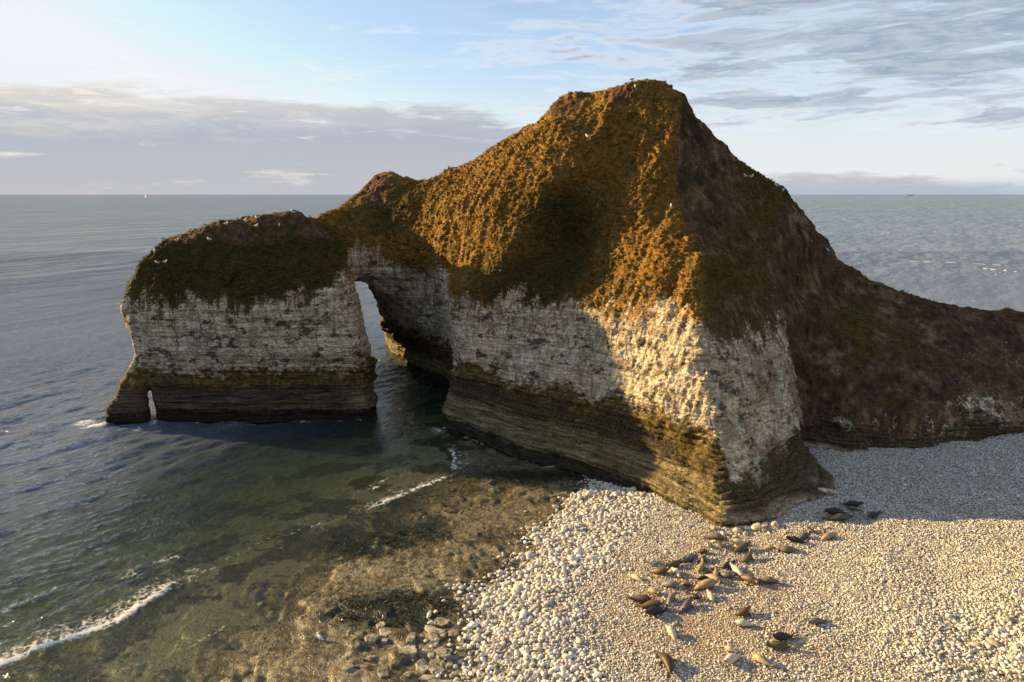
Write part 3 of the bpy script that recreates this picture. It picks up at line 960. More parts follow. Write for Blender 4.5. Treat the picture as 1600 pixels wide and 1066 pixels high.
def poly_dist(P, x, y):
    d = np.full(x.shape, 1e9, np.float32); sg = np.zeros(x.shape, np.float32)
    P = np.array(P, np.float32)
    for a, b in zip(P[:-1], P[1:]):
        e = b - a
        t = np.clip(((x - a[0]) * e[0] + (y - a[1]) * e[1]) / (e @ e), 0, 1)
        dx = x - a[0] - t * e[0]; dy = y - a[1] - t * e[1]
        dd = np.hypot(dx, dy)
        c = e[0] * dy - e[1] * dx
        m = dd < d
        sg = np.where(m, np.sign(c), sg); d = np.minimum(d, dd)
    return d, sg      # sg > 0: on the seaward (left) side


def sea_material():
    m, t, out = material('sea water')
    P = t.new('ShaderNodeNewGeometry').outputs['Position']
    dep = t.attr('depth'); foam = t.attr('foam'); calm = t.attr('calm')
    camd = t.vmath('LENGTH', P)
    dist = t.new('ShaderNodeVectorMath', operation='LENGTH')
    t.l.new(P, dist.inputs[0])
    dd = dist.outputs['Value']
    # ripples
    rp = t.new('ShaderNodeMapping'); rp.inputs['Rotation'].default_value = (0, 0, rad(32)); t.l.new(P, rp.inputs[0])
    q = rp.outputs[0]
    r1 = t.noise(t.scalevec(q, (1.0, .38, 1)), 1.25, 5, .64, .4)
    r2 = t.noise(t.scalevec(q, (1.0, .5, 1)), 4.2, 3, .6, .2)
    r3 = t.noise(t.scalevec(q, (1.0, .35, 1)), .09, 4, .6, .3)
    far = t.step(dd, 90, 400)
    ridge = t.math('SUBTRACT', 1.0, t.math('ABSOLUTE', t.math('SUBTRACT', t.math('MULTIPLY', r1, 2.0), 1.0)))
    h = t.math('ADD', t.math('ADD', t.math('MULTIPLY', r1, .55), t.math('MULTIPLY', ridge, .50)), t.math('MULTIPLY', r2, .24))
    h = t.math('ADD', h, t.math('MULTIPLY', t.math('ADD', r3, t.math('MULTIPLY', t.noise(t.scalevec(q, (1.0, .3, 1)), .022, 4, .6), 3.0)), t.math('MULTIPLY', far, 8.0)))
    h = t.math('MULTIPLY', h, t.math('SUBTRACT', 1.0, t.math('MULTIPLY', calm, .72)))
    nb = t.bump(h, 1.0, 1.0)
    wind = t.noise(t.scalevec(P, (.004, .012, 1)), 1.0, 4, .6)
    body = t.ramp(t.math('DIVIDE', dep, 8.0), [(.0, (.11, .11, .06)), (.10, (.078, .096, .048)), (.28, (.060, .100, .090)), (.50, (.135, .178, .235)), (1.0, (.172, .212, .315))])
    body = t.mix(t.math('MULTIPLY', t.step(wind, .42, .62), .40), body, (.075, .125, .185))
    dif = t.new('ShaderNodeBsdfDiffuse'); t.set(dif.inputs[0], body); t.l.new(nb, dif.inputs[2])
    tra = t.new('ShaderNodeBsdfTransparent')
    t.set(tra.inputs[0], t.ramp(t.math('DIVIDE', dep, 3.0), [(0, (1, 1, 1)), (.12, (.95, .95, .86)), (.5, (.72, .80, .58)), (1, (.46, .58, .40))]))
    f = t.math('SUBTRACT', 1.0, t.math('POWER', 2.718, t.math('MULTIPLY', dep, -.20)))
    under = t.mixs(f, tra.outputs[0], dif.outputs[0])
    gl = t.new('ShaderNodeBsdfGlossy'); gl.inputs['Roughness'].default_value = .07; t.l.new(nb, gl.inputs['Normal'])
    fr = t.new('ShaderNodeFresnel'); fr.inputs['IOR'].default_value = 1.45; t.l.new(nb, fr.inputs['Normal'])
    fg = t.new('ShaderNodeFresnel'); fg.inputs['IOR'].default_value = 1.45
    deep = t.step(dep, .4, 2.0)
    geo_f = t.math('ADD', t.math('MULTIPLY', fg.outputs[0], .7), t.math('MULTIPLY', t.math('MINIMUM', fr.outputs[0], .45), .22))
    fres = t.math('ADD', t.math('MULTIPLY', geo_f, t.math('SUBTRACT', 1.0, deep)), t.math('MULTIPLY', fr.outputs[0], deep))
    fres = t.math('MULTIPLY', fres, t.math('SUBTRACT', 1.0, t.math('MULTIPLY', far, .35)))
    t.set(gl.inputs['Roughness'], t.math('ADD', .05, t.math('MULTIPLY', far, .16)))
    # a film of water a few millimetres deep hardly shows where the rock breaks through
    film = t.step(dep, -.02, .40)
    surf = t.mixs(t.math('MULTIPLY', fres, film), under, gl.outputs[0])
    lace = t.noise(t.vmath('ADD', P, t.vmath('SCALE', t.noise(P, 1.1, 3, out='Color'), scale=1.6)), 1.7, 6, .72)
    web = t.voronoi(t.vmath('ADD', t.scalevec(P, (1, 1, 0)), t.vmath('SCALE', t.noise(P, 1.6, 3, out='Color'), scale=.9)), 1.7, 'DISTANCE_TO_EDGE')
    lc = t.math('SUBTRACT', t.math('ADD', lace, .1), t.math('MULTIPLY', web, .9))
    fm = t.step(t.math('ADD', t.math('MULTIPLY', foam, .9), t.math('SUBTRACT', lc, .78)), .0, .36)
    fm = t.math('MULTIPLY', fm, t.step(foam, .02, .15))
    # scattered whitecaps offshore
    wc = t.noise(t.scalevec(q, (1.0, .25, 1)), .16, 5, .68)
    wcm = t.math('MULTIPLY', t.step(wc, .735, .77), t.math('MULTIPLY', far, .6))
    fdf = t.new('ShaderNodeBsdfDiffuse'); fdf.inputs[0].default_value = (.80, .79, .75, 1)
    t.l.new(t.bump(lace, .8, .25), fdf.inputs[2])
    t.l.new(t.mixs(t.math('MAXIMUM', t.math('MULTIPLY', fm, .93), wcm), surf, fdf.outputs[0]), out.inputs[0])
    return m


def build_sea():
    xs = axis(-118, 66, .32, 32000, 1.28)
    ys = [-30.0, 0.0, 20.0, 30.0]
    v = 33.0; d = .20
    while v < 32000:
        ys.append(v)
        if v > 52: d *= 1.0065 if v < 130 else 1.09
        v += d
    ys = np.array([-30000, -8000, -1500, -300, -90] + ys, np.float32)
    X, Y = np.meshgrid(xs, ys, indexing='ij')
    x = X.ravel(); y = Y.ravel(); zero = 0 * x
    T = terrain(x, y)
    dep = -T
    r = np.hypot(x + 20, y - 70)
    near = 1 - smooth(r, 60, 110)
    lee = smooth(x, -38, -24) * (1 - smooth(y, 96, 110)) * smooth(y, 38, 60)
    amp = near * (1 - .78 * lee) * smooth(dep, -.1, 1.4)
    z = np.zeros_like(x)
    rs = np.random.default_rng(5)
    wob = 1.2 * fbm(x * .06, y * .06, zero, 2, 81)
    for i in range(26):
        L = .9 * (1.11 ** i) * rs.uniform(.9, 1.1)
        a = rad(-31) + rs.normal(0, .32)
        k = 6.283 / L
        ph = (x * math.cos(a) + y * math.sin(a) + wob * .8) * k + rs.uniform(0, 6.28)
        s = np.sin(ph)
        z += (.0088 * L ** .70) * (s + .28 * np.cos(2 * ph + 3.14)) * (.6 + .8 * np.clip(.5 + fbm(x / (L * 5), y / (L * 5), zero, 1, 100 + i), 0, 1))
    z = z * amp
    z += near * .035 * fbm(x * .8, y * .8, zero, 3, 83) * (.35 + .65 * amp)
    foam = np.zeros_like(x)
    nfoam = fbm(x * .6, y * .6, zero, 3, 85)
    for P, wd, st, hh in BREAK:
        d, sg = poly_dist(P, x + .5 * nfoam, y + .5 * fbm(x * .7, y * .7, zero + 5, 2, 86))
        back = np.where(sg > 0, 1, 0)
        foam = np.maximum(foam, st * np.exp(-(d / wd) ** 2))
        foam = np.maximum(foam, st * .62 * back * np.exp(-(d / (wd * 6.5)) ** 2))
        z += hh * np.where(sg > 0, np.exp(-(d / (wd * 2.6)) ** 2), np.exp(-(d / (wd * .9)) ** 2))
    for cx, cy, rr, st in ((-55.2, 86.2, 1.7, .85), (-57.5, 87.5, 2.0, .6), (-50.4, 89.5, 1.6, .9), (-48.8, 84.8, .8, .55), (-37, 85.8, 4, .25), (-9.5, 84.2, 1.6, .5), (-25, 122, 1.5, .5)):
        foam = np.maximum(foam, st * np.exp(-((x - cx) ** 2 + (y - cy) ** 2) / rr ** 2))
    loc = (x > -62) & (x < 16) & (y > 60) & (y < 128)
    rock = np.full(x.shape, 9, np.float32)
    for p in LEVELS[1][1]:
        rock[loc] = np.minimum(rock[loc], poly_sdf(p, x[loc], y[loc]))
    foam = np.maximum(foam, .52 * np.exp(-np.maximum(rock, 0) / .75) * smooth(nfoam, -.35, .35))
    foam = np.maximum(foam, .50 * bell(x, y, -28, 50, 6, 5) * smooth(nfoam, -.2, .4))
    foam = np.maximum(foam, .34 * bell(x, y, -20, 55, 8, 5) * smooth(nfoam, -.1, .5))
    foam = np.maximum(foam, .30 * (dep < .1) * (dep > -.06) * (np.abs(x + 8) < 14) * smooth(nfoam, .1, .6))
    o = mesh_from('sea', np.stack([x, y, z], 1), grid_faces(len(xs), len(ys)), sea_material())
    set_attr(o, 'depth', np.clip(dep + .0 * z, -.2, 12))
    set_attr(o, 'foam', foam)
    set_attr(o, 'calm', lee * near)
    tag(o, 'rippled grey blue sea turning green and clear in the cove', kind='structure')


build_sea()


# ------------------------------------------------------------------ shingle: loose stones
def pebble_material():
    m, t, out = material('chalk pebbles')
    oi = t.new('ShaderNodeObjectInfo')
    P = t.new('ShaderNodeNewGeometry').outputs['Position']
    col = t.ramp(oi.outputs['Random'], [(.0, (.075, .06, .045)), (.10, (.20, .165, .12)), (.22, (.34, .29, .22)), (.45, (.52, .475, .40)), (.75, (.66, .62, .54)), (1, (.82, .79, .72))])
    dirty = t.math('MULTIPLY', t.step(t.noise(P, .30, 4), .50, .70), .42)
    col = t.mix(dirty, col, (.42, .33, .23))
    col = t.mix(.35, col, t.ramp(t.noise(P, 9, 4, .6), [(.35, (.25, .21, .16)), (.65, (.70, .66, .58))]))
    t.l.new(principled(t, col, .85, .2), out.inputs[0])
    return m


PEB = pebble_material()


def stone_mesh(name, seed, sub=2):
    import bmesh
    bm = bmesh.new()
    bmesh.ops.create_icosphere(bm, subdivisions=sub, radius=.5)
    v = np.array([q.co for q in bm.verts], np.float32)
    d = 1 + .34 * fbm(v[:, 0] * 1.9 + seed * 9, v[:, 1] * 1.9, v[:, 2] * 1.9, 2, seed)
    rs = np.random.default_rng(seed)
    for _ in range(4):      # knock off a few flats
        nrm = rs.normal(size=3); nrm /= np.linalg.norm(nrm)
        h = v @ nrm - rs.uniform(.30, .40)
        v = v - np.maximum(h, 0)[:, None] * nrm * .85
    for q, c, k in zip(bm.verts, v, d):
        q.co = c * k
    me = D.meshes.new(name)
    bm.to_mesh(me); bm.free()
    me.polygons.foreach_set('use_smooth', np.ones(len(me.polygons), bool))
    me.materials.append(PEB)
    return me


def pebble_sites():
    # bigger cobbles by the edge of the platform and low on the right, fine shingle between
    n = 230000
    x = rng.uniform(-22, 64, n).astype(np.float32); y = rng.uniform(34, 80, n).astype(np.float32)
    u = x / np.maximum(y * .977 + 6, 1)
    s = beach_s(x, y)
    ok = (s > -20) & (np.abs(u) < 1.35)
    big = np.clip(smooth(-s, -9.5, -5) + .75 * bell(x, y, 31, 35.5, 6, 5), 0, 1)
    keep = rng.random(n) < np.where(big > .35, .62, .9) * np.maximum(smooth(s + 1.6 * rng.random(n), -.6, 1.2), (.055 * smooth(s, -5, -.5) + .0) * (terrain(x, y) > -.25))
    gap_n = fbm(x * .28, y * .28, 0 * x, 3, 95) + .35 * (bell(x, y, 13.5, 45.5, 4.5, 4.5) + bell(x, y, 15, 40.5, 4, 3) + bell(x, y, 20, 53, 4, 2))
    keep &= ok & (rng.random(n) > .72 * smooth(gap_n, .18, .42))
    x, y, big, s = x[keep], y[keep], big[keep], s[keep]
    size = .062 + .11 * rng.random(len(x)) ** 2.5 + big * (.03 + .34 * rng.random(len(x)) ** 2.6)
    size *= np.where(rng.random(len(x)) < .012, 2.0, 1.0)
    return x, y, size


PX, PY, PS = pebble_sites()
order = np.argsort(-PS * 60 / np.hypot(PY, 30))
inview = np.abs(PX[order] / (PY[order] * .977 + 6)) < .74
order = np.concatenate([order[inview], order[~inview]])
PZ = terrain(PX, PY)
BIG = order[:255]; REST = order[255:]

stone_meshes = [stone_mesh('stone', 200 + i) for i in range(6)]
for i in BIG:
    o = D.objects.new('stone', stone_meshes[int(i) % 6])
    COL.objects.link(o)
    sz = float(PS[i])
    o.scale = (sz * random.uniform(.9, 1.35), sz * random.uniform(.75, 1.05), sz * random.uniform(.5, .75))
    o.rotation_euler = (random.uniform(-.3, .3), random.uniform(-.3, .3), random.uniform(0, 6.28))
    o.location = (float(PX[i]), float(PY[i]), float(PZ[i]) + .16 * sz)
    o.parent = beach


# flat broken slabs of chalk where the platform meets the shingle
def slab_material():
    m, t, out = material('broken chalk slab')
    P = t.new('ShaderNodeNewGeometry').outputs['Position']
    n = t.noise(P, 2.2, 6, .65)
    col = t.ramp(n, [(.34, (.07, .06, .035)), (.48, (.24, .205, .13)), (.62, (.46, .41, .31))])
    t.l.new(principled(t, col, .55, .35, t.bump(t.noise(P, 7, 5, .6), .7, .08)), out.inputs[0])
    return m


def slab_mesh(seed, mat):
    rs = np.random.default_rng(seed)
    k = int(rs.integers(5, 8))
    an = np.sort(np.linspace(0, 6.283, k, endpoint=False) + rs.uniform(-.35, .35, k))
    r = rs.uniform(.38, .58, k)
    top = [(r[i] * math.cos(an[i]) * .93, r[i] * math.sin(an[i]) * .93, .5 + rs.uniform(-.1, .1)) for i in range(k)]
    mid = [(r[i] * math.cos(an[i]), r[i] * math.sin(an[i]), .3) for i in range(k)]
    bot = [(r[i] * math.cos(an[i]) * .97, r[i] * math.sin(an[i]) * .97, -.7) for i in range(k)]
    V = top + mid + bot + [(0, 0, .56)]
    F = [(i, (i + 1) % k, 3 * k) for i in range(k)]
    for a in (0, 1):
        F += [(a * k + i, (a + 1) * k + i, (a + 1) * k + (i + 1) % k, a * k + (i + 1) % k) for i in range(k)]
    me = D.meshes.new('slab'); me.from_pydata(V, [], F); me.update(); me.materials.append(mat)
    return me


SLAB = slab_material()
slab_meshes = [slab_mesh(300 + i, SLAB) for i in range(8)]
for i in range(44):
    sz = random.uniform(.55, 1.25)
    y = random.uniform(36.6, 43.5); x = float(np.interp(y, EDGE_Y, EDGE_X)) - 1.0 - abs(random.gauss(0, 2.6))
    o = D.objects.new('slab', slab_meshes[i % 8])
    COL.objects.link(o)
    o.scale = (sz * random.uniform(.9, 1.4), sz * random.uniform(.7, 1.0), random.uniform(.20, .30))
    o.rotation_euler = (random.uniform(-.1, .1), random.uniform(-.1, .1), random.uniform(0, 6.28))
    o.location = (x, y, float(terrain(np.array([x]), np.array([y]))[0]) + .02)
    o.parent = beach


def build_shingle():
    k = len(REST)
    V = np.stack([PX[REST], PY[REST], PZ[REST] + .14 * PS[REST]], 1)
    me = D.meshes.new('shingle')
    me.vertices.add(k)
    me.vertices.foreach_set('co', V.astype(np.float32).ravel())
    o = D.objects.new('shingle', me)
    COL.objects.link(o)
    o.parent = beach
    sc = PS[REST][:, None] * np.stack([rng.uniform(.9, 1.4, k), rng.uniform(.7, 1.05, k), rng.uniform(.5, .8, k)], 1)
    a = me.attributes.new('stone_size', 'FLOAT_VECTOR', 'POINT'); a.data.foreach_set('vector', sc.astype(np.float32).ravel())
    ro = np.stack([rng.uniform(-.4, .4, k), rng.uniform(-.4, .4, k), rng.uniform(0, 6.28, k)], 1)
    a = me.attributes.new('stone_turn', 'FLOAT_VECTOR', 'POINT'); a.data.foreach_set('vector', ro.astype(np.float32).ravel())
    g = D.node_groups.new('shingle stones', 'GeometryNodeTree')
    g.interface.new_socket('Geometry', in_out='INPUT', socket_type='NodeSocketGeometry')
    g.interface.new_socket('Geometry', in_out='OUTPUT', socket_type='NodeSocketGeometry')
    nd = g.nodes; l = g.links
    gi = nd.new('NodeGroupInput'); go = nd.new('NodeGroupOutput')
    g2i = nd.new('GeometryNodeGeometryToInstance')
    for j in range(5):
        ico = nd.new('GeometryNodeMeshIcoSphere'); ico.inputs['Radius'].default_value = .5; ico.inputs['Subdivisions'].default_value = 2
        sp = nd.new('GeometryNodeSetPosition')
        pos = nd.new('GeometryNodeInputPosition')
        nz = nd.new('ShaderNodeTexNoise'); nz.noise_dimensions = '4D'; nz.inputs['Scale'].default_value = 2.0; nz.inputs['W'].default_value = 3.7 * j; nz.inputs['Detail'].default_value = 1
        sub = nd.new('ShaderNodeVectorMath'); sub.operation = 'SUBTRACT'; sub.inputs[1].default_value = (.5, .5, .5)
        scl = nd.new('ShaderNodeVectorMath'); scl.operation = 'SCALE'; scl.inputs['Scale'].default_value = .75
        l.new(pos.outputs[0], nz.inputs['Vector']); l.new(nz.outputs['Color'], sub.inputs[0]); l.new(sub.outputs[0], scl.inputs[0])
        l.new(scl.outputs[0], sp.inputs['Offset']); l.new(ico.outputs['Mesh'], sp.inputs['Geometry'])
        ss = nd.new('GeometryNodeSetShadeSmooth'); l.new(sp.outputs[0], ss.inputs['Geometry'])
        sm = nd.new('GeometryNodeSetMaterial'); sm.inputs['Material'].default_value = PEB
        l.new(ss.outputs[0], sm.inputs['Geometry']); l.new(sm.outputs[0], g2i.inputs[0])
    iop = nd.new('GeometryNodeInstanceOnPoints'); iop.inputs['Pick Instance'].default_value = True
    l.new(gi.outputs[0], iop.inputs['Points']); l.new(g2i.outputs[0], iop.inputs['Instance'])
    na = nd.new('GeometryNodeInputNamedAttribute'); na.data_type = 'FLOAT_VECTOR'; na.inputs[0].default_value = 'stone_size'
    nr = nd.new('GeometryNodeInputNamedAttribute'); nr.data_type = 'FLOAT_VECTOR'; nr.inputs[0].default_value = 'stone_turn'
    e2r = nd.new('FunctionNodeEulerToRotation'); l.new(nr.outputs['Attribute'], e2r.inputs[0])
    l.new(e2r.outputs[0], iop.inputs['Rotation']); l.new(na.outputs['Attribute'], iop.inputs['Scale'])
    l.new(iop.outputs[0], go.inputs[0])
    md = o.modifiers.new('stones', 'NODES'); md.node_group = g
    me.materials.append(PEB)
    o['kind'] = 'stuff'
    return k


build_shingle()


# ------------------------------------------------------------------ seals hauled out on the shingle
def seal_material():
    m, t, out = material('seal coat')
    oi = t.new('ShaderNodeObjectInfo')
    tc = t.new('ShaderNodeTexCoord').outputs['Object']
    col = oi.outputs['Color']
    seed = t.math('MULTIPLY', oi.outputs['Random'], 40)
    v = t.vmath('ADD', tc, t.comb(seed, seed, 0.0))
    spots = t.step(t.noise(v, 7.0, 4, .6), .52, .66)
    dark = t.mix(1.0, col, (.42, .38, .36), 'MULTIPLY')
    col = t.mix(t.math('MULTIPLY', spots, .8), col, dark)
    pale = t.step(t.sep(tc)[2], .16, .02)
    col = t.mix(t.math('MULTIPLY', pale, .35), col, t.mix(.5, col, (.45, .38, .28)))
    col = t.mix(t.attr('dark'), col, (.012, .010, .010))
    nb = t.bump(t.noise(v, 30, 3), .25, .02)
    t.l.new(principled(t, col, .52, .35, nb), out.inputs[0])
    return m


SEAL_M = seal_material()
RINGS = [(-.50, .020, .016), (-.455, .042, .032), (-.38, .070, .060), (-.27, .104, .092), (-.14, .134, .122), (.0, .150, .138), (.12, .142, .136),
         (.22, .112, .112), (.295, .078, .086), (.345, .064, .074), (.39, .072, .078), (.43, .070, .072), (.465, .052, .050), (.49, .036, .034), (.505, .014, .014)]


def seal_mesh(length, bend, head, tail, roll, fat):
    """one continuous lofted body with muzzle, eyes, fore flippers and a split hind flipper"""
    V = []; F = []; dk = []
    n = 14

    def curve(x, y, z):
        y = y + bend * (x * x) * 1.3
        zz = z + head * max(0, (x - .08)) ** 1.5 * 2.0 + tail * max(0, -x - .22) ** 1.4 * 2.2
        xx = x - head * max(0, x - .2) * .25
        return xx, y, zz
    for i, (x, w, h) in enumerate(RINGS):
        w *= fat; h *= fat
        for j in range(n):
            a = 2 * math.pi * j / n
            cy, cz = math.cos(a), math.sin(a)
            yy = w * cy
            zz = h * cz
            if cz < -.3: zz *= .80
            yr = yy * math.cos(roll) - zz * math.sin(roll) * .3
            V.append(curve(x, yr, zz + h * .80))
            e = 1.0 if i >= 13 else 0.0
            if i == 11 and j in (2, 5): e = 1.0          # eyes
            dk.append(e)
    m = len(RINGS)
    for i in range(m - 1):
        for j in range(n):
            F.append((i * n + j, (i + 1) * n + j, (i + 1) * n + (j + 1) % n, i * n + (j + 1) % n))
    F.append(tuple(range(n)))
    F.append(tuple(reversed(range((m - 1) * n, m * n))))

    def flipper(root, tip, wid, thick):
        b = len(V)
        root = Vector(root); tip = Vector(tip)
        ax = (tip - root)
        sd = ax.cross(Vector((0, 0, 1))).normalized() if abs(ax.normalized().z) < .95 else Vector((0, 1, 0))
        up = sd.cross(ax).normalized()
        prof = [(0, .6), (.35, 1.0), (.75, .95), (1.0, .35)]
        for s_, k in prof:
            c = root + ax * s_
            for a in range(6):
                an = 2 * math.pi * a / 6
                p = c + sd * (wid * k * math.cos(an)) + up * (thick * math.sin(an) * (1 - .5 * s_))
                V.append(curve(p.x, p.y, max(p.z, .008))); dk.append(.55)
        for i in range(3):
            for a in range(6):
                F.append((b + i * 6 + a, b + (i + 1) * 6 + a, b + (i + 1) * 6 + (a + 1) % 6, b + i * 6 + (a + 1) % 6))
        F.append(tuple(b + 18 + a for a in range(6)))
    for sg in (-1, 1):
        flipper((.17, sg * .10 * fat, .06), (.00, sg * .255 * fat, .022), .052, .016)
        flipper((-.45, sg * .020, .035), (-.66, sg * .095, .06), .050, .013)
    co_ = np.array(V, np.float32) * length
    me = D.meshes.new('seal')
    me.from_pydata([tuple(p) for p in co_.tolist()], [], F)
    me.update()
    me.polygons.foreach_set('use_smooth', np.ones(len(me.polygons), bool))
    a = me.attributes.new('dark', 'FLOAT', 'POINT'); a.data.foreach_set('value', np.array(dk, np.float32))
    me.materials.append(SEAL_M)
    return me


CREAM = (.56, .46, .29); TAN = (.29, .21, .115); BROWN = (.095, .058, .032); BLACK = (.022, .020, .019); GREY = (.17, .158, .142); OLIVE = (.085, .074, .040)
PINK = (.29, .21, .15); DGREY = (.085, .08, .075); RUST = (.115, .070, .040); PALE = (.50, .45, .37); GBROWN = (.14, .112, .082)
SEALS = [   # x, y, length, heading in degrees (0 = right, 90 = away), bend, head lift, tail lift, coat, label
    (17.35, 53.14, 1.75, -21, .1, .1, .1, GBROWN, 'grey brown seal lying nearest the golden corner of the cliff foot'),
    (16.32, 51.7, 1.05, -100, .0, .5, .0, PALE, 'small pale seal facing the camera just left of a hunched tan one'),
    (17.37, 51.48, 1.2, 215, .2, .5, .1, TAN, 'hunched tan seal between a small pale seal and a cream one'),
    (18.79, 51.95, 1.4, 172, .0, .1, .0, CREAM, 'cream seal lying close behind a dark olive seal near the cliff foot'),
    (18.8, 50.9, 1.8, 27, -.1, .3, .1, OLIVE, 'dark olive seal stretched in front of a cream seal, head raised to the right'),
    (14.18, 49.85, 1.75, 14, .2, .0, .0, GREY, 'smooth grey seal lying behind the brown one at the back of the main group'),
    (12.88, 49.09, 1.6, 207, .1, .2, .3, BROWN, 'brown seal lying left of the smooth grey seal, hind end towards it'),
    (15.15, 49.44, 1.35, 40, .35, .2, .1, DGREY, 'dark grey curved seal lying against the tan seal in front of it'),
    (14.8, 48.33, 1.35, 56, .1, .3, .0, TAN, 'tan seal lying diagonally just below the dark grey curved seal'),
    (11.24, 49.49, 1.15, 213, .0, .4, .0, PALE, 'pale buff seal at the back left edge of the main group'),
    (11.52, 47.93, 1.7, -26, .0, .2, .1, RUST, 'rusty brown seal lying below the pale buff seal at the left'),
    (12.73, 47.78, 1.35, 101, .1, .1, .1, PALE, 'pale seal lying end on, right of the rusty brown seal'),
    (9.58, 47.45, 1.25, 134, .0, .3, .0, CREAM, 'cream seal farthest left at the edge of the white cobbles'),
    (16.74, 48.21, 1.45, 34, .1, .3, .1, BLACK, 'black seal lying just behind the pale tan diagonal seal'),
    (15.01, 47.36, .95, 162, .0, .3, .0, BLACK, 'small black seal in the huddle, left of the tan seal with raised head'),
    (15.6, 47.2, 1.1, 72, .0, .5, .0, TAN, 'tan seal with raised head in the middle of the huddle'),
    (16.28, 46.85, 1.45, -40, .1, .1, .0, DGREY, 'slate grey seal slanting down to the right of the huddle'),
    (14.43, 46.69, 1.05, 198, .0, .2, .0, BLACK, 'black seal lying left of the pinkish seal in the huddle'),
    (15.24, 46.51, 1.5, -57, .1, .1, .1, PINK, 'pinkish tan seal slanting through the huddle above the long tan seal'),
    (14.41, 45.51, 1.95, 9, -.1, .1, .0, TAN, 'long tan seal stretched out along the front of the huddle'),
    (17.25, 47.43, 1.5, 111, .0, .2, .0, PALE, 'pale tan diagonal seal lying end to end with a brown one'),
    (17.71, 45.97, 1.75, -52, .0, .1, .1, RUST, 'ginger brown seal lying below the pale tan diagonal seal'),
    (18.96, 45.71, 1.5, -9, .0, .0, .1, GBROWN, 'drab seal lying flat on the shingle, right of the ginger brown seal'),
    (18.77, 49.31, 1.45, 46, .1, .3, .1, BROWN, 'dark brown seal alone behind the huddle, below the dark olive seal'),
    (11.87, 45.94, 1.45, -14, .1, .1, .0, GREY, 'mottled grey seal at the left, behind the small tan one'),
    (12.99, 45.96, 1.2, -33, .0, .2, .0, RUST, 'rust coloured seal left of the long tan seal'),
    (10.42, 45.31, 1.15, -52, .0, .2, .0, TAN, 'small tan seal above the dark brown seal at the left'),
    (9.49, 44.38, 1.75, -14, .2, .2, .2, BROWN, 'dark brown seal at the left with raised hind flippers'),
    (11.49, 44.26, 1.35, 52, .1, .3, .0, GREY, 'grey seal between the dark brown seal and the blackish one'),
    (13.17, 44.26, 1.15, -46, .1, .3, .1, BLACK, 'blackish seal left of the cream seal that lies end on'),
    (14.32, 44.24, 1.15, 95, .0, .3, .0, CREAM, 'cream seal lying end on beside a patch of red sand'),
    (10.02, 43.47, 1.75, -9, .1, .2, .1, BROWN, 'brown seal lying tight behind a black one at the left'),
    (9.94, 42.72, 1.7, 206, .0, .1, .0, BLACK, 'glossy black seal lying tight in front of a brown one at the left'),
    (12.4, 43.28, 1.45, 52, .0, .1, .0, DGREY, 'charcoal seal on its own, pointing up the beach towards the huddle'),
    (21.06, 50.83, .95, 146, .0, .4, .0, TAN, 'short tan seal at the very edge of the cliff shadow'),
    (15.54, 50.74, 1.05, -18, .0, .1, .0, RUST, 'orange brown seal below the small pale seal near the cliff foot'),
    (16.04, 42.02, 1.35, 33, .1, .1, .1, BROWN, 'brown seal on the red sand right behind a pale grey one'),
    (15.48, 40.86, 1.4, 171, -.1, .1, .0, PALE, 'pale grey seal lying broadside in front of the brown seal on red sand'),
    (10.64, 40.46, 1.25, 108, .0, .2, .0, CREAM, 'yellow cream seal alone on the shingle above the large dark brown seal'),
    (9.78, 37.52, 1.95, 104, .35, .1, .1, (.055, .032, .020), 'large dark brown seal, nearest of all to the camera'),
    (13.97, 38.58, .95, 147, .0, .2, .0, CREAM, 'small two tone cream and brown seal behind the pale tan one'),
    (13.7, 37.5, 1.5, 218, .0, .1, .0, PALE, 'pale tan seal with its head towards the large dark brown seal'),
    (15.44, 37.31, 1.35, 123, .0, .1, .1, (.42, .31, .16), 'yellow tan seal casting a long shadow at the lower right of the pale tan one'),
    (17.42, 39.18, 1.55, 198, .1, .2, .1, BLACK, 'black seal lying behind a mottled brown one on the open shingle'),
    (16.9, 38.35, 1.5, 171, .1, .1, .1, OLIVE, 'mottled brown seal lying in front of a black one on the open shingle'),
    (20.32, 40.64, 1.3, 198, .0, .1, .0, GBROWN, 'grey brown seal alone far right on the sunlit shingle'),
    (30.97, 57.55, 1.65, -14, .1, .1, .1, BLACK, 'black seal in the shade beside the end of the rock shelf'),
    (30.5, 56.7, 1.3, 180, .0, .1, .0, OLIVE, 'olive seal in the shade, tight in front of a black one by the shelf'),
    (28.85, 56.1, 1.95, 154, .1, .1, .1, BLACK, 'long black seal in the shade between the shelf and a dark olive seal'),
    (28.51, 55.0, 2.05, -9, .0, .0, .0, (.075, .062, .035), 'long dark olive seal in the shade, in front of a long black one'),
    (31.64, 55.29, 1.5, 206, .0, .2, .1, BLACK, 'black seal in the shade farthest right on the shingle'),
    (24.48, 52.49, 1.3, 26, .0, .1, .0, DGREY, 'dark grey seal in the shade behind a black one by the shadow edge'),
    (23.42, 51.76, 1.5, 162, .1, .1, .1, BLACK, 'black seal on the edge of the cliff shadow'),
    (26.3, 52.14, 1.55, 14, .0, .0, .0, TAN, 'tan seal lying in the shade just inside the shadow edge'),
    (26.4, 53.2, .95, 79, .0, .3, .0, GBROWN, 'grey brown seal in the shade directly behind the tan one'),
    (25.5, 53.3, .95, 115, .0, .3, .0, BLACK, 'small black seal in the shade, left of a grey brown one'),
    (22.19, 50.21, 1.55, 171, .1, .1, .0, GBROWN, 'grey brown seal in sunlight just below the shadow edge'),
]
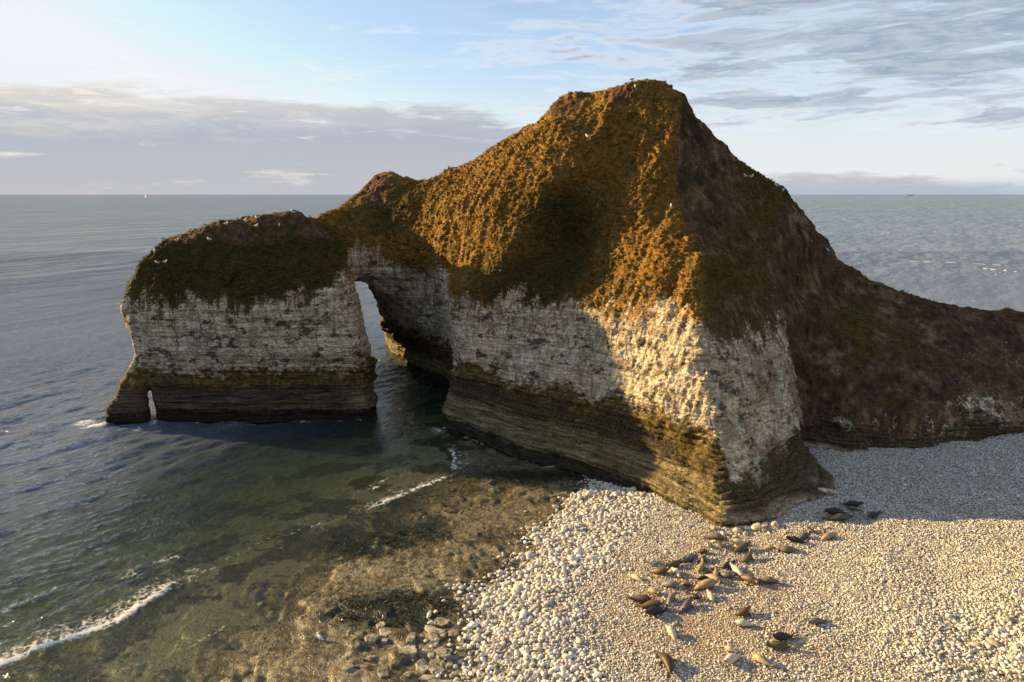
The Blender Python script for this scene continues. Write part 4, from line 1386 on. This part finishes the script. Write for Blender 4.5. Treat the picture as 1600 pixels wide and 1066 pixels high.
for (x, y, ln, hd, bend, hu, tu, colr, lab) in SEALS:
    o = D.objects.new('seal', seal_mesh(ln * 1.06, (bend + .12) * random.choice((-1, 1)) * random.uniform(.8, 1.6), hu * 1.5 + random.choice((0, 0, .25)), tu * 1.6, random.uniform(-.3, .3), random.uniform(1.14, 1.34)))
    COL.objects.link(o)
    sx, sy = float(terrain(np.array([x + .4]), np.array([y]))[0]), float(terrain(np.array([x]), np.array([y + .4]))[0])
    z = float(terrain(np.array([x]), np.array([y]))[0])
    o.location = (x, y, z + .03)
    nrm = Vector((-(sx - z) / .4, -(sy - z) / .4, 1)).normalized()
    fw = Vector((math.cos(rad(hd)), math.sin(rad(hd)), 0))
    fw = (fw - nrm * fw.dot(nrm)).normalized()
    import mathutils
    lf = nrm.cross(fw)
    o.rotation_euler = mathutils.Matrix((fw, lf, nrm)).transposed().to_euler()
    o.color = (*colr, 1)
    sub = o.modifiers.new('smooth', 'SUBSURF'); sub.levels = 1; sub.render_levels = 1
    tag(o, lab, 'seal', 'seals hauled out on the shingle')

# ------------------------------------------------------------------ fallen blocks at the cliff foot
BM, t_, out_ = material('fallen chalk')
P_ = t_.new('ShaderNodeNewGeometry').outputs['Position']
t_.l.new(principled(t_, t_.ramp(t_.noise(P_, 3.5, 5, .6), [(.32, (.16, .12, .07)), (.5, (.46, .39, .28)), (.66, (.66, .60, .50))]), .9, .15, t_.bump(t_.noise(P_, 6, 5, .65), .6, .08)), out_.inputs[0])
blocks = [stone_mesh('boulder', 400 + i, 3) for i in range(4)]
for b in blocks:
    b.materials.clear(); b.materials.append(BM)
BOULDERS = [(19.6, 54.3, .75), (20.4, 54.6, .6), (21.2, 54.5, .85), (22.1, 55.0, .55), (20.0, 53.7, .45), (18.2, 53.9, .5), (21.7, 54.0, .4), (17.6, 55.0, .45),
            (22.9, 54.7, .7), (19.0, 53.4, .35), (16.5, 53.5, .5), (17.0, 52.6, .4)]
for i, (x, y, sz) in enumerate(BOULDERS):
    o = D.objects.new('boulder', blocks[i % 4]); COL.objects.link(o)
    o.location = (x, y, float(terrain(np.array([x]), np.array([y]))[0]) + .2 * sz)
    o.scale = (sz * 1.3, sz, sz * .75); o.rotation_euler = (random.uniform(-.4, .4), random.uniform(-.4, .4), random.uniform(0, 6))
    tag(o, 'pale chalk boulder fallen at the foot of the sunlit cliff corner', 'boulder', 'boulders at the cliff corner')
x, y = 29.85, 60.2
o = D.objects.new('boulder', blocks[1]); COL.objects.link(o)
o.location = (x, y, ground_top(x, y) + .12); o.scale = (1.7, .55, .5); o.rotation_euler = (0, 0, -.5)
tag(o, 'long pale boulder lying alone on the flat rock shelf in the shade', 'boulder')

# ------------------------------------------------------------------ gulls
GM, t_, out_ = material('gull feathers')
t_.l.new(principled(t_, t_.mix(t_.attr('grey'), (.80, .79, .77), (.30, .32, .35)), .7, .2), out_.inputs[0])


def gull_mesh():
    V = []; F = []; g = []

    def blob(cx, cy, cz, rx, ry, rz, grey, n=8, m=6, pitch=0):
        b = len(V)
        for i in range(m + 1):
            ph = math.pi * i / m
            for j in range(n):
                th = 2 * math.pi * j / n
                x, y, z = rx * math.cos(ph), ry * math.sin(ph) * math.cos(th), rz * math.sin(ph) * math.sin(th)
                x, z = x * math.cos(pitch) - z * math.sin(pitch), x * math.sin(pitch) + z * math.cos(pitch)
                V.append((cx + x, cy + y, cz + z)); g.append(grey)
        for i in range(m):
            for j in range(n):
                F.append((b + i * n + j, b + (i + 1) * n + j, b + (i + 1) * n + (j + 1) % n, b + i * n + (j + 1) % n))
    blob(0, 0, .22, .27, .12, .125, 0, pitch=.22)
    blob(-.06, .085, .25, .27, .05, .085, 1, pitch=.16)
    blob(-.06, -.085, .25, .27, .05, .085, 1, pitch=.16)
    blob(.20, 0, .34, .09, .065, .10, 0, pitch=.9)
    blob(.25, 0, .42, .085, .065, .068, 0)
    blob(.35, 0, .405, .05, .014, .016, .9)
    blob(-.32, 0, .20, .13, .05, .022, .1)
    blob(.03, .04, .06, .015, .015, .09, .8); blob(.03, -.04, .06, .015, .015, .09, .8)
    me = D.meshes.new('gull')
    me.from_pydata(V, [], F); me.update()
    me.polygons.foreach_set('use_smooth', np.ones(len(me.polygons), bool))
    a = me.attributes.new('grey', 'FLOAT', 'POINT'); a.data.foreach_set('value', np.array(g, np.float32))
    me.materials.append(GM)
    return me


GULL = gull_mesh()
GS = 'gulls resting on the sea stack'; GH = 'gulls resting on the headland'
GULLS = [(-46.92, 92.44, 'gull on the upper left shoulder of the sea stack, highest on that steep edge', GS), (-44.7, 91.87, 'gull on dark turf just below the rim, left of the middle of the stack', GS), (-40.04, 91.14, 'gull alone in the middle of the dark turf on the stack front', GS), (-41.32, 92.9, 'right gull of the three in a row along the stack rim', GS), (-43.93, 94.4, 'left gull of the three in a row along the stack rim', GS),
         (-42.75, 93.4, 'middle gull of the three in a row along the stack rim', GS), (-38.3, 92.78, 'gull on bare earth at the left foot of the stack mound', GS), (-35.88, 93.23, 'upper left gull of the three below the middle of the stack mound', GS), (-34.31, 92.99, 'upper right gull of the three below the middle of the stack mound', GS), (-34.02, 92.18, 'lower gull of the three below the middle of the stack mound', GS),
         (-31.15, 92.63, 'gull at the right end of the earth slope on the stack top', GS), (-47.36, 90.9, 'gull above the close pair on the steep left turf of the stack', GS), (-46.6, 89.96, 'left gull of the close pair low on the steep left turf', GS), (-45.5, 89.75, 'right gull of the close pair low on the steep left turf', GS),
         (-29.7, 94.3, 'white gull standing on the highest earth mound of the sea stack', GS),
         (14.53, 87.3, 'white gull standing on the flat summit of the headland', GH), (14.81, 86.6, 'white gull sitting on the red earth just below the summit', GH),
         (9.19, 86.25, 'white gull sitting halfway down the sunlit grass slope', GH), (-8.32, 94.01, 'white gull sitting in the shade at the left foot of the sunlit grass slope', GH),
         (17.87, 78.23, 'white gull sitting on the sharp ridge between sunlit grass and dark earth', GH),
         (28.71, 86.4, 'left gull of the pair on the upper right skyline', GH), (29.5, 86.7, 'right gull of the pair on the upper right skyline', GH),
         (33.44, 88.3, 'left gull of the pair on the lower right skyline shoulder', GH), (34.4, 88.9, 'right gull of the pair on the lower right skyline shoulder', GH),
         (42.0, 91.4, 'lone gull low on the right skyline of the dark slope', GH)]
for i, (x, y, lab, grp) in enumerate(GULLS):
    o = D.objects.new('gull', GULL); COL.objects.link(o)
    o.location = (x, y, ground_top(x, y, .22) - .02)
    o.rotation_euler = (0, 0, random.uniform(0, 6.28))
    o.scale = (1.05,) * 3
    tag(o, lab, 'gull', grp)
x, y = -13.2, 41.6
o = D.objects.new('gull', GULL); COL.objects.link(o)
o.location = (x, y, max(0, float(terrain(np.array([x]), np.array([y]))[0])) - .02); o.rotation_euler = (0, 0, 2.4)
tag(o, 'white gull standing in the shallows on the rock platform', 'gull')


# ------------------------------------------------------------------ vessels on the horizon
def simple_mat(name, col, rough=.6):
    m, t, out = material(name)
    P = t.new('ShaderNodeNewGeometry').outputs['Position']
    c = t.mix(t.math('MULTIPLY', t.noise(P, .6, 3), .25), col, tuple(k * .7 for k in col))
    t.l.new(principled(t, c, rough, .3), out.inputs[0])
    return m


def loft(name, secs, mat, parent):
    n = len(secs[0])
    V = [p for q in secs for p in q]
    F = []
    for i in range(len(secs) - 1):
        for j in range(n):
            F.append((i * n + j, (i + 1) * n + j, (i + 1) * n + (j + 1) % n, i * n + (j + 1) % n))
    F.append(tuple(range(n))[::-1]); F.append(tuple(range((len(secs) - 1) * n, len(secs) * n)))
    me = D.meshes.new(name); me.from_pydata(V, [], F); me.update(); me.materials.append(mat)
    o = D.objects.new(name, me); COL.objects.link(o); o.parent = parent
    return o


def box(name, c, d, mat, parent):
    x, y, z = c; a, b, h = (k / 2 for k in d)
    return loft(name, [[(x - a, y - b, z - h), (x - a, y + b, z - h), (x - a, y + b, z + h), (x - a, y - b, z + h)],
                       [(x + a, y - b, z - h), (x + a, y + b, z - h), (x + a, y + b, z + h), (x + a, y - b, z + h)]], mat, parent)


def hull_secs(L, B, Hh):
    out = []
    for s, w, lift in ((-.5, .72, .0), (-.3, .95, 0), (0, 1, 0), (.25, .8, 0), (.42, .35, .1), (.5, .04, .25)):
        x = s * L; b = B * .5 * w
        out.append([(x, -b, Hh * (1 + lift)), (x, -b * .6, -Hh * .3), (x, b * .6, -Hh * .3), (x, b, Hh * (1 + lift))])
    return out


def empty(name, loc, rz):
    e = D.objects.new(name, None); COL.objects.link(e); e.location = loc; e.rotation_euler = (0, 0, rz)
    return e


yacht = empty('sailing_boat', (-2500, 4760, 0), rad(-37))
tag(yacht, 'small white sailing boat far out on the sea at the left', 'sailing boat')
white, t_, out_ = material('white sailcloth')
P_ = t_.new('ShaderNodeNewGeometry').outputs['Position']
tl_ = t_.new('ShaderNodeBsdfTranslucent'); tl_.inputs[0].default_value = (.85, .84, .8, 1)
t_.l.new(t_.mixs(.45, principled(t_, t_.mix(t_.noise(P_, .5, 2), (.88, .87, .84), (.80, .79, .76)), .7, .2), tl_.outputs[0]), out_.inputs[0])
dk = simple_mat('dark hull paint', (.05, .055, .06)); spar = simple_mat('grey metal', (.4, .4, .4))
loft('hull', hull_secs(24, 6, 2.6), dk, yacht)
box('mast', (1.5, 0, 22), (.5, .5, 40), spar, yacht)
loft('mainsail', [[(1.0, -.1, 5), (-11, 1.0, 5), (-11, 1.3, 5.2), (1.0, .2, 5)], [(1.0, -.1, 22), (-6, 1.4, 22), (-6, 1.7, 22), (1.0, .2, 22)], [(1.0, -.1, 41), (.4, .2, 41), (.4, .4, 41), (1.0, .2, 41)]], white, yacht)
loft('jib', [[(11, -.1, 4), (2.5, 1.2, 4.4), (2.5, 1.5, 4.4), (11, .2, 4)], [(6.5, 0, 18), (2.4, .9, 18), (2.4, 1.2, 18), (6.5, .3, 18)], [(2.2, -.1, 34), (2.0, .1, 34), (2.0, .3, 34), (2.2, .2, 34)]], white, yacht)

ship = empty('cargo_ship', (6850, 12000, 0), rad(176))
tag(ship, 'tiny grey cargo ship on the horizon at the right', 'ship')
grey = simple_mat('grey ship paint', (.16, .18, .21)); pale = simple_mat('pale ship paint', (.30, .32, .35))
loft('hull', hull_secs(110, 18, 9), grey, ship)
h_ = box('bridge_house', (-38, 0, 17), (16, 15, 16), pale, ship)
box('funnel', (-41, 0, 28), (6, 5, 8), grey, h_)
box('hatch_cover', (-8, 0, 11), (26, 13, 3.4), pale, ship); box('hatch_cover', (22, 0, 11), (26, 13, 3.4), pale, ship)
box('mast', (40, 0, 20), (1.6, 1.6, 20), pale, ship)

# ------------------------------------------------------------------ surf over the reef beyond the headland
SM, t_, out_ = material('surf foam')
P_ = t_.new('ShaderNodeNewGeometry').outputs['Position']
t_.l.new(principled(t_, (.55, .57, .58), .9, .1, t_.bump(t_.noise(P_, 1.5, 5, .7), .8, .3)), out_.inputs[0])


def surf():
    V = []; F = []
    for pts, wid in (([(176, 314), (186, 309), (196, 304), (206, 296), (213, 292)], .9), ([(190, 284), (196, 276), (199, 268)], 1.3), ([(182, 256), (187, 262), (191, 268)], 1.0),
                     ([(150, 318), (164, 316), (176, 314)], .35)):
        pts = np.array(pts, float)
        seg = np.concatenate([[0], np.cumsum(np.hypot(*np.diff(pts, axis=0).T))])
        tt = np.arange(0, seg[-1], .5)
        x = np.interp(tt, seg, pts[:, 0]) + .8 * vnoise(tt * .2, 0 * tt, 0 * tt, 5); y = np.interp(tt, seg, pts[:, 1]) + 2.0 * vnoise(tt * .11, 0 * tt + 3, 0 * tt, 6)
        w = np.clip(wid * (.12 + 1.9 * fbm(tt * .3, 0 * tt, 0 * tt + pts[0, 0], 3, 7)), 0, 3) * np.minimum(1, np.minimum(tt, seg[-1] - tt) / 4)
        on = w > .06
        for i in range(len(tt) - 1):
            if not (on[i] and on[i + 1]): continue
            b = len(V)
            for k in (i, i + 1):
                V.extend([(x[k], y[k] - w[k], .02), (x[k], y[k] - w[k] * .3, .12 + .16 * w[k]), (x[k], y[k] + w[k] * 1.6, .02)])
            F += [(b, b + 3, b + 4, b + 1), (b + 1, b + 4, b + 5, b + 2)]
    me = D.meshes.new('surf'); me.from_pydata(V, [], F); me.update(); me.materials.append(SM)
    o = D.objects.new('surf', me); COL.objects.link(o)
    tag(o, 'white surf breaking on the reef behind the headland', kind='stuff')


surf()


# ------------------------------------------------------------------ seaweed on the platform
def build_seaweed():
    n = 60000
    x = rng.uniform(-30, 8, n).astype(np.float32); y = rng.uniform(36, 76, n).astype(np.float32)
    w = (1.25 * bell(x, y, -8.5, 44.8, 4.2, 2.2) + 1.0 * bell(x, y, -13.5, 56, 4.5, 2.8) + .7 * bell(x, y, -15.5, 62, 4.5, 2.6) + .5 * bell(x, y, -7, 57, 1.5, 2.6)
         + .45 * bell(x, y, 3, 68, 8, 2) + .25 * bell(x, y, -10, 48, 10, 10))
    m = fbm(x * .55, y * .55, 0 * x, 3, 191)
    keep = rng.random(n) < np.clip((w - .35) * 1.6, 0, 1) * smooth(m, -.12, .12)
    x, y = x[keep], y[keep]
    z = terrain(x, y)
    k = z > -.55
    x, y, z = x[k], y[k], z[k]
    n = len(x)
    V = []; tint = []
    bt = rng.random(n)
    for j in range(5):
        a = rng.uniform(0, 6.283, n); L = rng.uniform(.12, .38, n); wd = L * rng.uniform(.10, .22, n)
        ox, oy = np.cos(a), np.sin(a)
        p0 = np.stack([x - oy * wd, y + ox * wd, z - .01], 1); p1 = np.stack([x + oy * wd, y - ox * wd, z - .01], 1)
        tip = np.stack([x + ox * L, y + oy * L, z + rng.uniform(.02, .12, n)], 1)
        V += [p0, p1, tip]; tint += [bt, bt, bt]
    V = np.stack(V, 1).reshape(-1, 3); T = np.stack(tint, 1).reshape(-1)
    m_, t, out = material('wet seaweed')
    col = t.ramp(t.attr('tint'), [(.0, (.006, .008, .004)), (.5, (.018, .024, .007)), (.85, (.045, .05, .014)), (1, (.09, .075, .025))])
    t.l.new(principled(t, col, .35, .4), out.inputs[0])
    o = mesh_from('seaweed', V, np.arange(len(V), dtype=np.int32).reshape(-1, 3), m_, None, False)
    set_attr(o, 'tint', T)
    tag(o, 'dark green seaweed clinging to the wet rock platform', kind='stuff')


build_seaweed()
